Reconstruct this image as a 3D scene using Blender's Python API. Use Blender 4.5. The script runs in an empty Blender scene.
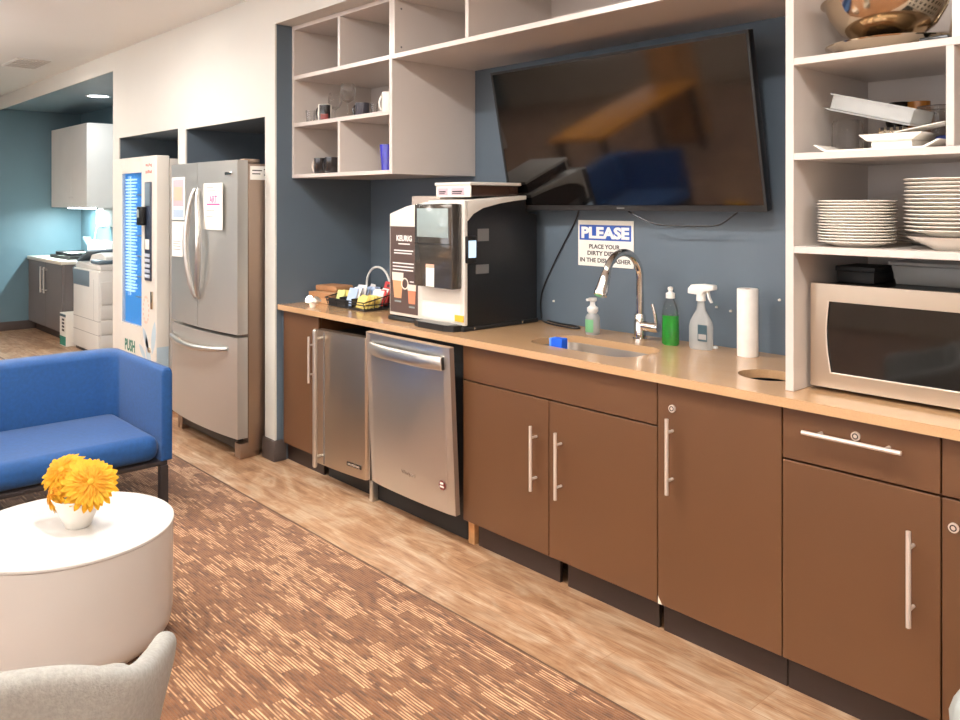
import bpy, bmesh, math, random
from mathutils import Vector, Matrix
random.seed(7)
SC = bpy.context.scene
COL = SC.collection
PI = math.pi

# ------------------------------------------------------------------ camera
FPX, HORIZON, CAM_D, CAM_H, YAW = 827.0, 203.0, 2.3, 1.44, math.radians(47.7)
cd = bpy.data.cameras.new('camera'); cam = bpy.data.objects.new('camera', cd); COL.objects.link(cam)
cam.location = (0, -CAM_D, CAM_H); cam.rotation_euler = (PI/2, 0, YAW)
cd.sensor_width = 36; cd.lens = FPX/960*36; cd.shift_y = (HORIZON-360)/960; cd.clip_start = 0.05
SC.camera = cam
SC.view_settings.view_transform = 'Standard'; SC.view_settings.look = 'None'
SC.view_settings.gamma = 1; SC.view_settings.use_curve_mapping = False
SC.view_settings.exposure = -0.40

# ------------------------------------------------------------------ materials
def lin(c):
    return tuple(((v/255)/12.92 if v/255 <= .04045 else ((v/255+.055)/1.055)**2.4) for v in c)
MATS = {}
def pm(name, rgb, rough=.5, metal=0, **kw):
    m = bpy.data.materials.new(name); m.use_nodes = True
    b = m.node_tree.nodes['Principled BSDF']
    b.inputs['Base Color'].default_value = (*lin(rgb), 1)
    b.inputs['Roughness'].default_value = rough; b.inputs['Metallic'].default_value = metal
    for k, v in kw.items():
        b.inputs[k.replace('_', ' ')].default_value = v
    MATS[name] = m
    return m
def nt(m): return m.node_tree.nodes, m.node_tree.links, m.node_tree.nodes['Principled BSDF']
def mapping(n, l, scale, coord='Object', rot=(0,0,0)):
    tc = n.new('ShaderNodeTexCoord'); mp = n.new('ShaderNodeMapping')
    mp.inputs['Scale'].default_value = scale; mp.inputs['Rotation'].default_value = rot
    l.new(tc.outputs[coord], mp.inputs['Vector']); return mp
def noise(n, l, mp, scale, detail=3, rough=.5, dist=0):
    t = n.new('ShaderNodeTexNoise'); t.inputs['Scale'].default_value = scale
    t.inputs['Detail'].default_value = detail; t.inputs['Roughness'].default_value = rough
    t.inputs['Distortion'].default_value = dist
    l.new(mp.outputs[0], t.inputs['Vector']); return t
def ramp(n, l, src, stops):
    r = n.new('ShaderNodeValToRGB'); e = r.color_ramp.elements
    while len(e) < len(stops): e.new(.5)
    for i, (p, c) in enumerate(stops):
        e[i].position = p; e[i].color = (*lin(c), 1)
    l.new(src, r.inputs[0]); return r
def mix(n, l, fac, a, b, mode='MIX'):
    x = n.new('ShaderNodeMix'); x.data_type = 'RGBA'; x.blend_type = mode
    for sock, v in ((x.inputs[0], fac), (x.inputs[6], a), (x.inputs[7], b)):
        if hasattr(v, 'links') or hasattr(v, 'is_linked'): l.new(v, sock)
        elif isinstance(v, (int, float)): sock.default_value = v
        else: sock.default_value = (*lin(v), 1)
    return x.outputs[2]
def bump(n, l, b, src, strength, dist=.002):
    bp = n.new('ShaderNodeBump'); bp.inputs['Strength'].default_value = strength; bp.inputs['Distance'].default_value = dist
    l.new(src, bp.inputs['Height']); l.new(bp.outputs[0], b.inputs['Normal'])
def painted(name, rgb, rough=.6, var=.04, scale=3, **kw):
    m = pm(name, rgb, rough, **kw); n, l, b = nt(m)
    t = noise(n, l, mapping(n, l, (1,1,1)), scale, 3)
    lo = tuple(max(0, c*(1-var)) for c in rgb); hi = tuple(min(255, c*(1+var)) for c in rgb)
    r = ramp(n, l, t.outputs['Fac'], [(.3, lo), (.7, hi)]); l.new(r.outputs[0], b.inputs['Base Color'])
    return m
def steel(name, rgb, rough=.3, scale=(1, 1, 90), amp=.08, met=1.0):
    m = pm(name, rgb, rough, met); n, l, b = nt(m)
    t = noise(n, l, mapping(n, l, scale), 6, 3)
    mr = n.new('ShaderNodeMapRange'); mr.inputs[3].default_value = rough-amp/2; mr.inputs[4].default_value = rough+amp/2
    l.new(t.outputs['Fac'], mr.inputs[0]); l.new(mr.outputs[0], b.inputs['Roughness'])
    return m
def emit(name, rgb, strength):
    m = pm(name, rgb, .5); b = m.node_tree.nodes['Principled BSDF']
    b.inputs['Emission Color'].default_value = (*lin(rgb), 1); b.inputs['Emission Strength'].default_value = strength
    return m

painted('white_paint', (211,208,199), .55, .012, 1.5)
painted('ceiling_paint', (240,240,235), .5, .01, 1.0)
painted('slate_blue', (88,100,110), .5, .03, 2)
painted('teal_blue', (82,106,115), .5, .03, 2)
painted('copy_ceiling', (118,140,152), .4, .02, 2)
painted('tan_wall', (196,180,162), .6, .03, 2)
painted('white_laminate', (208,197,188), .28, .012, 2)
painted('white_gloss_edge', (240,232,222), .25, .01, 2)
painted('brown_laminate', (95,62,37), .42, .05, 1.2)
painted('toe_brown', (46,32,26), .5, .05, 3)
painted('baseboard_grey', (74,64,60), .45, .03, 3)
pm('dark_gap', (22,18,16), .7)
painted('raw_wood', (190,140,90), .7, .12, 14)
steel('handle_metal', (238,226,214), .28, (1,1,1), .01, .55)
steel('chrome', (225,222,218), .08, (20,20,20), .03)
steel('stainless', (212,209,203), .28, (40,1,1), .02, .9)
steel('stainless_warm', (200,184,164), .28, (40,1,1), .02, .92)
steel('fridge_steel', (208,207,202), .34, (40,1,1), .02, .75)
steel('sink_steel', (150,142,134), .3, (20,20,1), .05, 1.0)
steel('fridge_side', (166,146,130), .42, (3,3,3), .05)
steel('bowl_steel', (214,198,176), .12, (5,5,5), .04)
pm('trim_brown', (92,64,46), .6); pm('black_plastic', (20,19,19), .35)
pm('black_matte', (26,25,25), .6)
pm('black_gloss', (9,9,10), .06, 0, Specular_IOR_Level=.9)
pm('tv_screen', (10,9,9), .07, 0, Specular_IOR_Level=1.0)
pm('grey_plastic', (110,108,106), .45)
painted('appliance_white', (226,219,208), .35, .015, 3)
painted('printer_white', (222,219,212), .4, .015, 3)
pm('printer_grey', (106,122,132), .45)
pm('screen_grey', (150,162,160), .12)
pm('door_module', (62,57,52), .08, 0, Specular_IOR_Level=.7)
pm('poster_brown', (84,66,60), .35)
pm('latte', (214,156,112), .5); pm('latte_pink', (214,130,96), .5); pm('foam_white', (240,226,208), .5)
pm('text_white', (244,240,234), .5); pm('text_dark', (66,58,56), .6); pm('text_green', (34,112,92), .5)
pm('text_pink', (222,92,150), .6); pm('text_red', (206,96,84), .6); pm('text_grey', (150,146,142), .6)
pm('sign_blue', (48,86,168), .4); pm('paper', (244,240,230), .6)
pm('ink_pale', (198,170,176), .6); pm('ink_blue', (168,184,200), .6); pm('ink_orange', (230,176,150), .6)
pm('gold_sticker', (226,178,52), .4)
pm('smoky_brown', (58,38,30), .12, 0, Specular_IOR_Level=.6)
pm('sponge_blue', (24,92,214), .9); pm('sponge_light', (96,150,230), .9)
pm('clear_plastic', (240,240,236), .08, 0, Transmission_Weight=1.0, IOR=1.3, Alpha=.55)
pm('frosted_plastic', (214,214,210), .35, 0, Alpha=.4)
pm('glass', (246,246,246), .02, 0, Transmission_Weight=1.0, IOR=1.35, Alpha=.6)
pm('green_soap', (30,140,44), .1, 0, Coat_Weight=.6)
pm('white_plastic', (238,235,229), .3); pm('label_teal', (52,78,88), .5); pm('label_green', (110,170,120), .5)
painted('paper_towel', (236,230,222), .9, .02, 30)
painted('cardboard', (178,128,88), .8, .06, 8)
painted('kraft', (204,160,118), .75, .05, 8)
pm('cream_cup', (240,226,208), .4)
pm('ceramic_white', (240,232,220), .18, 0, Coat_Weight=.5); pm('ceramic_black', (28,25,26), .2, 0, Coat_Weight=.5)
pm('handle_highlight', (226,210,196), .2); pm('mug_red', (120,44,38), .3); pm('mug_slate', (62,58,64), .3)
pm('cup_blue', (44,40,150), .2, 0, Coat_Weight=.6)
pm('vase_white', (238,234,226), .35)
painted('table_white', (206,202,196), .3, .01, 3)
pm('petal', (255,198,44), .6, 0, Subsurface_Weight=.15); pm('petal_dark', (252,180,30), .6); pm('flower_center', (214,160,40), .8); pm('stem_green', (70,120,50), .7)
pm('sofa_leg', (44,38,38), .4)
pm('bag_white', (200,206,201), .4, 0, Alpha=.9)
pm('vent_grey', (206,202,195), .5)
pm('decal_blue', (186,204,214), .5)
pm('keypad_dark', (50,58,74), .3); pm('keypad_key', (205,212,224), .4)
pm('packet_yellow', (238,214,120), .6); pm('packet_white', (238,232,226), .6); pm('packet_blue', (176,194,222), .6)
pm('packet_red', (186,52,50), .6); pm('packet_dark', (70,30,34), .5); pm('packet_green', (206,210,130), .6)
pm('blue_wrap', (42,62,130), .5); pm('amber', (176,112,44), .25)
emit('daylight', (226,236,250), 2.2)
emit('lamp_glow', (255,240,222), 14); emit('cool_glow', (236,246,255), 12)
emit('vend_bar', (196,228,255), 1.25); emit('vend_back', (58,142,214), .6); pm('oak_orange', (222,146,46), .45); emit('reader_screen', (190,214,232), 1.2)
pm('window_glass', (200,225,245), .04, 0, Transmission_Weight=1.0, IOR=1.2, Alpha=.35)
painted('cab_taupe', (104,94,90), .4, .04, 2); pm('cab_beige', (176,160,148), .4); pm('counter_cream', (214,204,186), .35)

# blue upholstery with a faint weave
m = painted('blue_fabric', (11,68,124), .75, .05, 60); n, l, b = nt(m)
b.inputs['Sheen Weight'].default_value = .2; b.inputs['Sheen Roughness'].default_value = .4
m = painted('chair_fabric', (156,153,146), .85, .05, 120); n, l, b = nt(m)
t = noise(n, l, mapping(n, l, (1,1,1)), 260, 2); bump(n, l, b, t.outputs['Fac'], .5, .002)
# speckled solid-surface counter
m = pm('counter_tan', (200,158,114), .16, 0, Coat_Weight=.25); n, l, b = nt(m)
t = noise(n, l, mapping(n, l, (1,1,1)), 240, 2); t2 = noise(n, l, mapping(n, l, (1,3,1)), 4, 3)
r = ramp(n, l, t.outputs['Fac'], [(.3, (192,152,111)), (.5, (196,156,115)), (.75, (200,160,119))])
l.new(mix(n, l, .25, r.outputs[0], ramp(n, l, t2.outputs['Fac'], [(.3, (188,148,106)), (.7, (207,168,128))]).outputs[0]), b.inputs['Base Color'])
# vinyl plank floor
m = pm('plank_floor', (200,160,120), .38); n, l, b = nt(m)
mp = mapping(n, l, (1,1,1))
bk = n.new('ShaderNodeTexBrick'); l.new(mp.outputs[0], bk.inputs['Vector'])
bk.inputs['Scale'].default_value = 1.0; bk.inputs['Brick Width'].default_value = 1.22; bk.inputs['Row Height'].default_value = .152
bk.inputs['Mortar Size'].default_value = .0012; bk.inputs['Mortar Smooth'].default_value = .1; bk.offset = .37
bk.inputs['Color1'].default_value = (.2,.2,.2,1); bk.inputs['Color2'].default_value = (.8,.8,.8,1); bk.inputs['Mortar'].default_value = (.45,.45,.45,1)
g1 = noise(n, l, mapping(n, l, (1.1,9,1)), 2.2, 6, .62, 1.2)
g2 = noise(n, l, mapping(n, l, (3,55,1)), 3.5, 5, .6, .4)
g3 = noise(n, l, mapping(n, l, (2.2,5,1)), 1.3, 4, .55, 2.2)
c1 = ramp(n, l, g1.outputs['Fac'], [(.36, (110,72,46)), (.45, (160,116,82)), (.53, (188,150,116)), (.63, (212,190,164))])
c2 = ramp(n, l, g2.outputs['Fac'], [(.36, (116,76,48)), (.5, (178,138,104)), (.62, (208,180,150))])
c3 = ramp(n, l, g3.outputs['Fac'], [(.38, (136,92,60)), (.5, (184,144,108)), (.62, (216,198,172))])
c = mix(n, l, .45, c1.outputs[0], c2.outputs[0]); c = mix(n, l, .35, c, c3.outputs[0])
pl = ramp(n, l, bk.outputs['Color'], [(.2, (216,208,200)), (.8, (250,248,246))])
c = mix(n, l, 1.0, c, pl.outputs[0], 'MULTIPLY')
c = mix(n, l, bk.outputs['Fac'], c, (150,108,74)); l.new(c, b.inputs['Base Color'])
# broadloom carpet: short pale dashes over brown, laid in staggered blocks
m = pm('carpet_weave', (150,100,66), .95); n, l, b = nt(m)
b.inputs['Sheen Weight'].default_value = .2
def mth(op, a_, b_=None, c_=None):
    x = n.new('ShaderNodeMath'); x.operation = op
    for k, v in enumerate((a_, b_, c_)):
        if v is None: continue
        if isinstance(v, (int, float)): x.inputs[k].default_value = v
        else: l.new(v, x.inputs[k])
    return x.outputs[0]
tc = n.new('ShaderNodeTexCoord'); sx = n.new('ShaderNodeSeparateXYZ'); l.new(tc.outputs['Object'], sx.inputs[0])
wob = noise(n, l, mapping(n, l, (5,9,1)), 1.0, 1)
yy = mth('MULTIPLY', mth('MULTIPLY_ADD', wob.outputs['Fac'], .010, sx.outputs['Y']), 105)
row = mth('FLOOR', yy); fr_ = mth('FRACT', yy)
prof = mth('SUBTRACT', 1.0, mth('ABSOLUTE', mth('MULTIPLY_ADD', fr_, 2.0, -1.0)))       # thread profile across a row
def rowtex(sx_, k, off):
    cb = n.new('ShaderNodeCombineXYZ'); l.new(mth('MULTIPLY', sx.outputs['X'], sx_), cb.inputs[0]); l.new(mth('MULTIPLY_ADD', row, k, off), cb.inputs[1])
    t_ = n.new('ShaderNodeTexNoise'); t_.inputs['Scale'].default_value = 1; t_.inputs['Detail'].default_value = 1; l.new(cb.outputs[0], t_.inputs['Vector']); return t_
s1 = rowtex(9, 3.7, 0); s2 = rowtex(16, 5.3, 20)
rb = mth('FLOOR', mth('DIVIDE', row, 5.0))
wn = n.new('ShaderNodeTexWhiteNoise'); wn.noise_dimensions = '2D'
cb2 = n.new('ShaderNodeCombineXYZ'); l.new(mth('FLOOR', mth('MULTIPLY_ADD', rb, .437, mth('MULTIPLY', sx.outputs['X'], 7.2))), cb2.inputs[0]); l.new(rb, cb2.inputs[1]); l.new(cb2.outputs[0], wn.inputs['Vector'])
fz = noise(n, l, mapping(n, l, (1,1,1)), 420, 2)
base = ramp(n, l, s2.outputs['Fac'], [(.3, (100,62,36)), (.5, (128,83,48)), (.7, (142,95,58))])
ad = mth('MULTIPLY_ADD', wn.outputs['Value'], .42, s1.outputs['Fac'])
st0 = ramp(n, l, ad, [(.71, (0,0,0)), (.79, (255,255,255))])
pf = ramp(n, l, prof, [(.35, (0,0,0)), (.72, (255,255,255))])
st = n.new('ShaderNodeMix'); st.data_type = 'RGBA'; st.blend_type = 'MULTIPLY'; st.inputs[0].default_value = 1
l.new(st0.outputs[0], st.inputs[6]); l.new(pf.outputs[0], st.inputs[7])
pale = ramp(n, l, s2.outputs['Fac'], [(.35, (188,138,96)), (.65, (236,194,152))])
c = mix(n, l, st.outputs[2], base.outputs[0], pale.outputs[0])
fr = ramp(n, l, fz.outputs['Fac'], [(.3, (196,190,186)), (.7, (255,255,255))])
c = mix(n, l, .8, c, fr.outputs[0], 'MULTIPLY'); l.new(c, b.inputs['Base Color'])
bump(n, l, b, prof, .4, .003)

# ------------------------------------------------------------------ mesh builder
class B:
    def __init__(s): s.bm = bmesh.new()
    def _merge(s, t, smooth=False, mat=None):
        if mat is not None: bmesh.ops.transform(t, matrix=mat, verts=t.verts)
        for f in t.faces: f.smooth = smooth
        me = bpy.data.meshes.new('t'); t.to_mesh(me); t.free(); s.bm.from_mesh(me); bpy.data.meshes.remove(me)
        return s
    def box(s, x0, x1, y0, y1, z0, z1, bev=0, seg=2, mat=None):
        t = bmesh.new()
        M = Matrix.Translation(((x0+x1)/2, (y0+y1)/2, (z0+z1)/2)) @ Matrix.Diagonal((abs(x1-x0), abs(y1-y0), abs(z1-z0), 1))
        bmesh.ops.create_cube(t, size=1, matrix=M)
        if bev: bmesh.ops.bevel(t, geom=t.edges[:], offset=min(bev, .49*min(abs(x1-x0), abs(y1-y0), abs(z1-z0))), segments=seg, profile=.5, affect='EDGES')
        return s._merge(t, bool(bev and seg > 1), mat)
    def cyl(s, p0, p1, r0, r1=None, n=20, cap=True):
        r1 = r0 if r1 is None else r1
        p0, p1 = Vector(p0), Vector(p1); d = p1-p0
        t = bmesh.new()
        M = Matrix.Translation((p0+p1)/2) @ d.to_track_quat('Z', 'Y').to_matrix().to_4x4()
        bmesh.ops.create_cone(t, cap_ends=cap, segments=n, radius1=r0, radius2=r1, depth=d.length, matrix=M)
        return s._merge(t, True)
    def sphere(s, c, r, n=16, scale=(1,1,1), mat=None):
        t = bmesh.new(); bmesh.ops.create_uvsphere(t, u_segments=n, v_segments=max(6, n//2), radius=r)
        M = Matrix.Translation(c) @ Matrix.Diagonal((*scale, 1))
        bmesh.ops.transform(t, matrix=M, verts=t.verts)
        return s._merge(t, True, mat)
    def lathe(s, prof, c=(0,0,0), n=32, mat=None, arc=2*PI, a0=0):
        t = bmesh.new(); rings = []
        full = abs(arc-2*PI) < 1e-6
        for r, z in prof:
            if r < 1e-6: rings.append([t.verts.new((0,0,z))])
            else:
                k = n if full else n+1
                rings.append([t.verts.new((r*math.cos(a0+arc*i/n), r*math.sin(a0+arc*i/n), z)) for i in range(k)])
        for a, b_ in zip(rings, rings[1:]):
            for i in range(n):
                j = (i+1) % n if full else i+1
                if len(a) == 1 and len(b_) == 1: continue
                if len(a) == 1: t.faces.new((a[0], b_[j], b_[i]))
                elif len(b_) == 1: t.faces.new((a[i], a[j], b_[0]))
                else: t.faces.new((a[i], a[j], b_[j], b_[i]))
        bmesh.ops.recalc_face_normals(t, faces=t.faces)
        M = Matrix.Translation(c)
        if mat is not None: M = M @ mat
        return s._merge(t, True, M)
    def tube(s, pts, r, n=10, closed=False, cap=True):
        pts = [Vector(p) for p in pts]; t = bmesh.new(); rings = []
        N = len(pts); up = None
        for i, p in enumerate(pts):
            if closed: d = (pts[(i+1) % N]-pts[i-1]).normalized()
            else: d = (pts[min(i+1, N-1)]-pts[max(i-1, 0)]).normalized()
            if up is None:
                up = Vector((0,0,1)) if abs(d.z) < .9 else Vector((1,0,0))
            u = d.cross(up).normalized(); v = u.cross(d).normalized(); up = v
            rr = r[i] if isinstance(r, (list, tuple)) else r
            rings.append([t.verts.new(p + rr*(math.cos(2*PI*k/n)*u + math.sin(2*PI*k/n)*v)) for k in range(n)])
        prs = list(zip(rings, rings[1:]))
        if closed: prs.append((rings[-1], rings[0]))
        for a, b_ in prs:
            for k in range(n): t.faces.new((a[k], a[(k+1) % n], b_[(k+1) % n], b_[k]))
        if cap and not closed:
            t.faces.new(rings[0][::-1]); t.faces.new(rings[-1])
        bmesh.ops.recalc_face_normals(t, faces=t.faces)
        return s._merge(t, True)
    def prism(s, poly, axis, a0, a1, bev=0, smooth=False):
        def P(u, v, w): return {'x': (w,u,v), 'y': (u,w,v), 'z': (u,v,w)}[axis]
        t = bmesh.new()
        A = [t.verts.new(P(u,v,a0)) for u, v in poly]; C = [t.verts.new(P(u,v,a1)) for u, v in poly]
        t.faces.new(A); t.faces.new(C[::-1]); k = len(A)
        for i in range(k): t.faces.new((A[i], C[i], C[(i+1) % k], A[(i+1) % k]))
        bmesh.ops.recalc_face_normals(t, faces=t.faces)
        if bev: bmesh.ops.bevel(t, geom=t.edges[:], offset=bev, segments=2, profile=.5, affect='EDGES')
        return s._merge(t, smooth or bool(bev))
    def plate_holes(s, outer, holes, z0, z1):
        t = bmesh.new(); es = []; loops = []
        for lp in [outer]+holes:
            vs = [t.verts.new((x,y,z1)) for x, y in lp]; loops.append(vs)
            es += [t.edges.new((vs[i], vs[(i+1) % len(vs)])) for i in range(len(vs))]
        bmesh.ops.triangle_fill(t, use_beauty=True, use_dissolve=False, edges=es)
        top = t.faces[:]
        bot = {}
        for v in t.verts[:]: bot[v] = t.verts.new((v.co.x, v.co.y, z0))
        for f in top: t.faces.new([bot[v] for v in f.verts][::-1])
        for vs in loops:
            for i in range(len(vs)):
                a, b_ = vs[i], vs[(i+1) % len(vs)]
                t.faces.new((a, b_, bot[b_], bot[a]))
        bmesh.ops.recalc_face_normals(t, faces=t.faces)
        return s._merge(t)
    def text(s, body, w, h, face, pos, depth=.0006, bold=0, align='CENTER'):
        """lettering w wide and h tall centred on pos, on a plane facing -y ('y') or +x ('x')"""
        cu = bpy.data.curves.new('txt', 'FONT'); cu.body = body; cu.extrude = .01; cu.offset = bold
        cu.resolution_u = 3
        ob = bpy.data.objects.new('txt', cu); COL.objects.link(ob); bpy.context.view_layer.update()
        dg = bpy.context.evaluated_depsgraph_get()
        me = bpy.data.meshes.new_from_object(ob.evaluated_get(dg))
        bpy.data.objects.remove(ob); bpy.data.curves.remove(cu)
        xs = [v.co.x for v in me.vertices]; ys = [v.co.y for v in me.vertices]
        cx, cy = (min(xs)+max(xs))/2, (min(ys)+max(ys))/2
        S = Matrix.Diagonal((w/(max(xs)-min(xs)), h/(max(ys)-min(ys)), depth/.02, 1)) @ Matrix.Translation((-cx, -cy, 0))
        Rm = Matrix.Rotation(PI/2, 4, 'X')
        if face == 'x': Rm = Matrix.Rotation(PI/2, 4, 'Z') @ Rm
        me.transform(Matrix.Translation(pos) @ Rm @ S)
        s.bm.from_mesh(me); bpy.data.meshes.remove(me); return s
    def xf(s, M): bmesh.ops.transform(s.bm, matrix=M, verts=s.bm.verts); return s
    def done(s, name, mat, parent=None, origin=None, sharp=40):
        bm = s.bm
        bm.normal_update()
        lim = math.radians(sharp)
        for e in bm.edges:
            if len(e.link_faces) == 2: e.smooth = e.calc_face_angle(0) < lim
        if parent is not None:
            r = parent
            while r.parent: r = r.parent
            off = Vector(r['_o'])
        elif origin is not None: off = Vector(origin)
        else:
            xs = [v.co for v in bm.verts]
            off = Vector(((min(v.x for v in xs)+max(v.x for v in xs))/2, (min(v.y for v in xs)+max(v.y for v in xs))/2, min(v.z for v in xs)))
        bmesh.ops.translate(bm, vec=-off, verts=bm.verts)
        me = bpy.data.meshes.new(name); bm.to_mesh(me); bm.free()
        me.materials.append(MATS[mat])
        o = bpy.data.objects.new(name, me); COL.objects.link(o)
        if parent is not None: o.parent = parent
        else: o.location = off; o['_o'] = tuple(off)
        return o
def tag(o, label, cat, group=None):
    o['label'] = label; o['category'] = cat
    if group: o['group'] = group
    return o
def thing(name, loc, label, cat, group=None):
    o = bpy.data.objects.new(name, None); COL.objects.link(o); o.location = loc; o['_o'] = tuple(loc)
    o.empty_display_size = .05
    return tag(o, label, cat, group)
def struct(o): o['kind'] = 'structure'; return o
def dup(root, loc, rz=None, label=None, group=None, scale=None):
    def cp(o, par):
        c = o.copy(); COL.objects.link(c)
        if par is not None: c.parent = par
        for ch in list(o.children): cp(ch, c)
        return c
    r = cp(root, None); r.location = loc
    if rz is not None: r.rotation_euler = (0,0,rz)
    if scale: r.scale = (scale,)*3
    if label: r['label'] = label
    if group: r['group'] = group
    return r
def rrect(x0, x1, y0, y1, r, n=6):
    out = []
    for cx, cy, a in ((x1-r,y1-r,0),(x0+r,y1-r,PI/2),(x0+r,y0+r,PI),(x1-r,y0+r,1.5*PI)):
        out += [(cx+r*math.cos(a+PI/2*i/n), cy+r*math.sin(a+PI/2*i/n)) for i in range(n+1)]
    return out
def ellipse(cx, cy, rx, ry, n=40): return [(cx+rx*math.cos(2*PI*i/n), cy+ry*math.sin(2*PI*i/n)) for i in range(n)]
def arc_pts(f, a0, a1, n): return [f(a0+(a1-a0)*i/n) for i in range(n+1)]
def lamp_data(name, energy, size, color, shape='DISK', size_y=None, spread=PI):
    L = bpy.data.lights.new(name, 'AREA'); L.energy = energy; L.shape = shape; L.size = size; L.color = color; L.spread = spread
    if size_y: L.size_y = size_y
    return L
# ------------------------------------------------------------------ the setting
WY = -.045                                   # face of the white wall
struct(B().box(-10.6, 3.2, WY, 1.2, -.08, 0).box(-10.6, 3.2, -.415, WY, -.08, 0).done('floor', 'plank_floor', origin=(0,0,0)))
struct(B().box(-10.6, 3.2, -7.0, -.421, -.08, .004).done('floor_carpet', 'carpet_weave', origin=(0,0,0)))
struct(B().box(-10.5, 3.2, -.421, -.413, -.02, .005, .001).done('trim_1', 'trim_brown'))
struct(B().box(-10.6, 3.2, -7.0, -.03, 2.63, 2.7).done('ceiling', 'ceiling_paint'))
wb = B()
def wseg(x0, x1, z0, z1): wb.box(x0, x1, WY, -.035, z0, z1)
wseg(-10.5, -6.79, 2.485, 2.63); wseg(-6.79, -6.655, 0, 2.63); wseg(-6.655, -5.515, 1.945, 2.63)
wseg(-5.515, -5.389, 0, 2.63); wseg(-5.389, -4.29, 1.93, 2.63); wseg(-4.29, -4.175, 0, 2.63)
wseg(-4.175, -.3, 2.437, 2.63); wseg(-.3, 3.2, 0, 2.63)
struct(wb.done('wall_back', 'white_paint', origin=(-4,WY,0)))
pier = B()
for x0, x1 in ((-6.79, -6.655), (-5.515, -5.389), (-4.29, -4.175), (-.3, -.2)): pier.box(x0, x1, -.035, .86, 0, 2.437)
pier.box(-6.655, -5.515, -.035, .86, 1.945, 2.03).box(-5.389, -4.29, -.035, .86, 1.93, 2.03)
struct(pier.done('wall_niche', 'slate_blue', origin=(-5,0,0)))
struct(B().box(-6.7, -4.28, .80, .86, 0, 2.0).box(-4.18, -.28, .60, .66, 0, 2.45).done('wall_alcove', 'slate_blue', origin=(-3,.6,0)))
struct(B().box(-4.175, -.3, -.035, .60, 2.437, 2.5).done('ceiling_alcove', 'white_paint'))
# copy room
struct(B().box(-10.56, -10.5, -7.0, .9, 0, 2.63).done('wall_left', 'teal_blue', origin=(-10.5,-3,0)))
struct(B().box(-10.5, -6.7, .82, .88, 0, 2.63).done('wall_copy_room', 'teal_blue', origin=(-8.5,.82,0)))
struct(B().box(-10.5, -6.79, -.034, .82, 2.50, 2.56).done('ceiling_copy_room', 'copy_ceiling'))
struct(B().box(-10.499, -10.485, -7.0, .81, 0, .1, .003).done('baseboard_left', 'baseboard_grey'))
struct(B().box(-4.302, -4.163, -.058, .02, 0, .117, .004).done('baseboard_pier', 'baseboard_grey'))
struct(B().box(-.3, 3.2, -.058, -.046, 0, .1, .004).done('baseboard_right', 'baseboard_grey'))
# far sides of the lounge
struct(B().box(-10.6, 3.2, -7.06, -7.0, 0, 2.63).done('wall_front', 'tan_wall', origin=(0,-7,0)))
for i, x in enumerate((-7.6, -4.2, -.8, 2.0)):  # unseen windows, added to throw fill light on the fronts and ceiling
    w_ = B()
    for q in ((x-1.2,x-1.14,.75,2.35),(x+1.14,x+1.2,.75,2.35),(x-1.14,x+1.14,.75,.81),(x-1.14,x+1.14,2.29,2.35),(x-.02,x+.02,.81,2.29)): w_.box(q[0], q[1], -6.999, -6.94, q[2], q[3])
    fr_ = struct(w_.done(f'window_{i+1}', 'white_plastic'))
    g_ = B().box(x-1.14, x+1.14, -6.99, -6.985, .81, 2.29).done('pane', 'daylight', fr_)
    o = bpy.data.objects.new('fill_lamp', lamp_data('daylight', 28, 2.2, (.98,.985,1.0), 'RECTANGLE', 1.4)); COL.objects.link(o); o.parent = g_
    o.location = (0, .06, .74); o.rotation_euler = (PI/2, 0, 0)
struct(B().box(3.2, 3.26, -7.0, 0, 0, 2.63).done('wall_right', 'tan_wall', origin=(3.2,-3,0)))

# ------------------------------------------------------------------ ceiling lights
WARM = (.99, .985, .985)
def downlight(x, y, z, label, energy, color=WARM, glow='lamp_glow', r=.075, group=None, spread=PI):
    t = thing('recessed_light', (x, y, z), label, 'ceiling light', group)
    B().lathe([(r, -.001), (r+.018, -.004), (r+.02, 0), (r, 0)], (x,y,z), 32).done('trim_ring', 'white_plastic', t)
    B().lathe([(0, -.0012), (r, -.0012)], (x,y,z), 32).done('lens', glow, t)
    o = bpy.data.objects.new('lamp', lamp_data('lamp', energy, 2*r, color, spread=spread)); COL.objects.link(o); o.parent = t; o.location = (0,0,-.006)
    return t
for x in (-7.4, -5.1, -2.75, -.9, 1.4):
    downlight(x, -1.12, 2.63, 'round recessed ceiling light in the row nearest the kitchen wall', 42, group='downlights along the kitchen wall')
def fill_panel(x, y, energy):  # unseen ceiling panels, added for soft fill from the lounge side
    t = thing('fill_light_panel', (x,y,2.63), 'square flat white ceiling light panel added over the lounge as soft fill', 'ceiling light', 'fill panels added over the lounge')
    B().box(x-.62, x+.62, y-.32, y+.32, 2.615, 2.629, .004).done('frame', 'white_plastic', t)
    B().box(x-.59, x+.59, y-.29, y+.29, 2.611, 2.614).done('diffuser', 'lamp_glow', t)
    o = bpy.data.objects.new('lamp', lamp_data('lamp', energy, 1.18, WARM, 'RECTANGLE', .58)); COL.objects.link(o); o.parent = t; o.location = (0,0,-.022)
for x in (-8.2, -5.2, -2.2, .8):
    for y in (-3.4, -5.6): fill_panel(x, y, 12)
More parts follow.
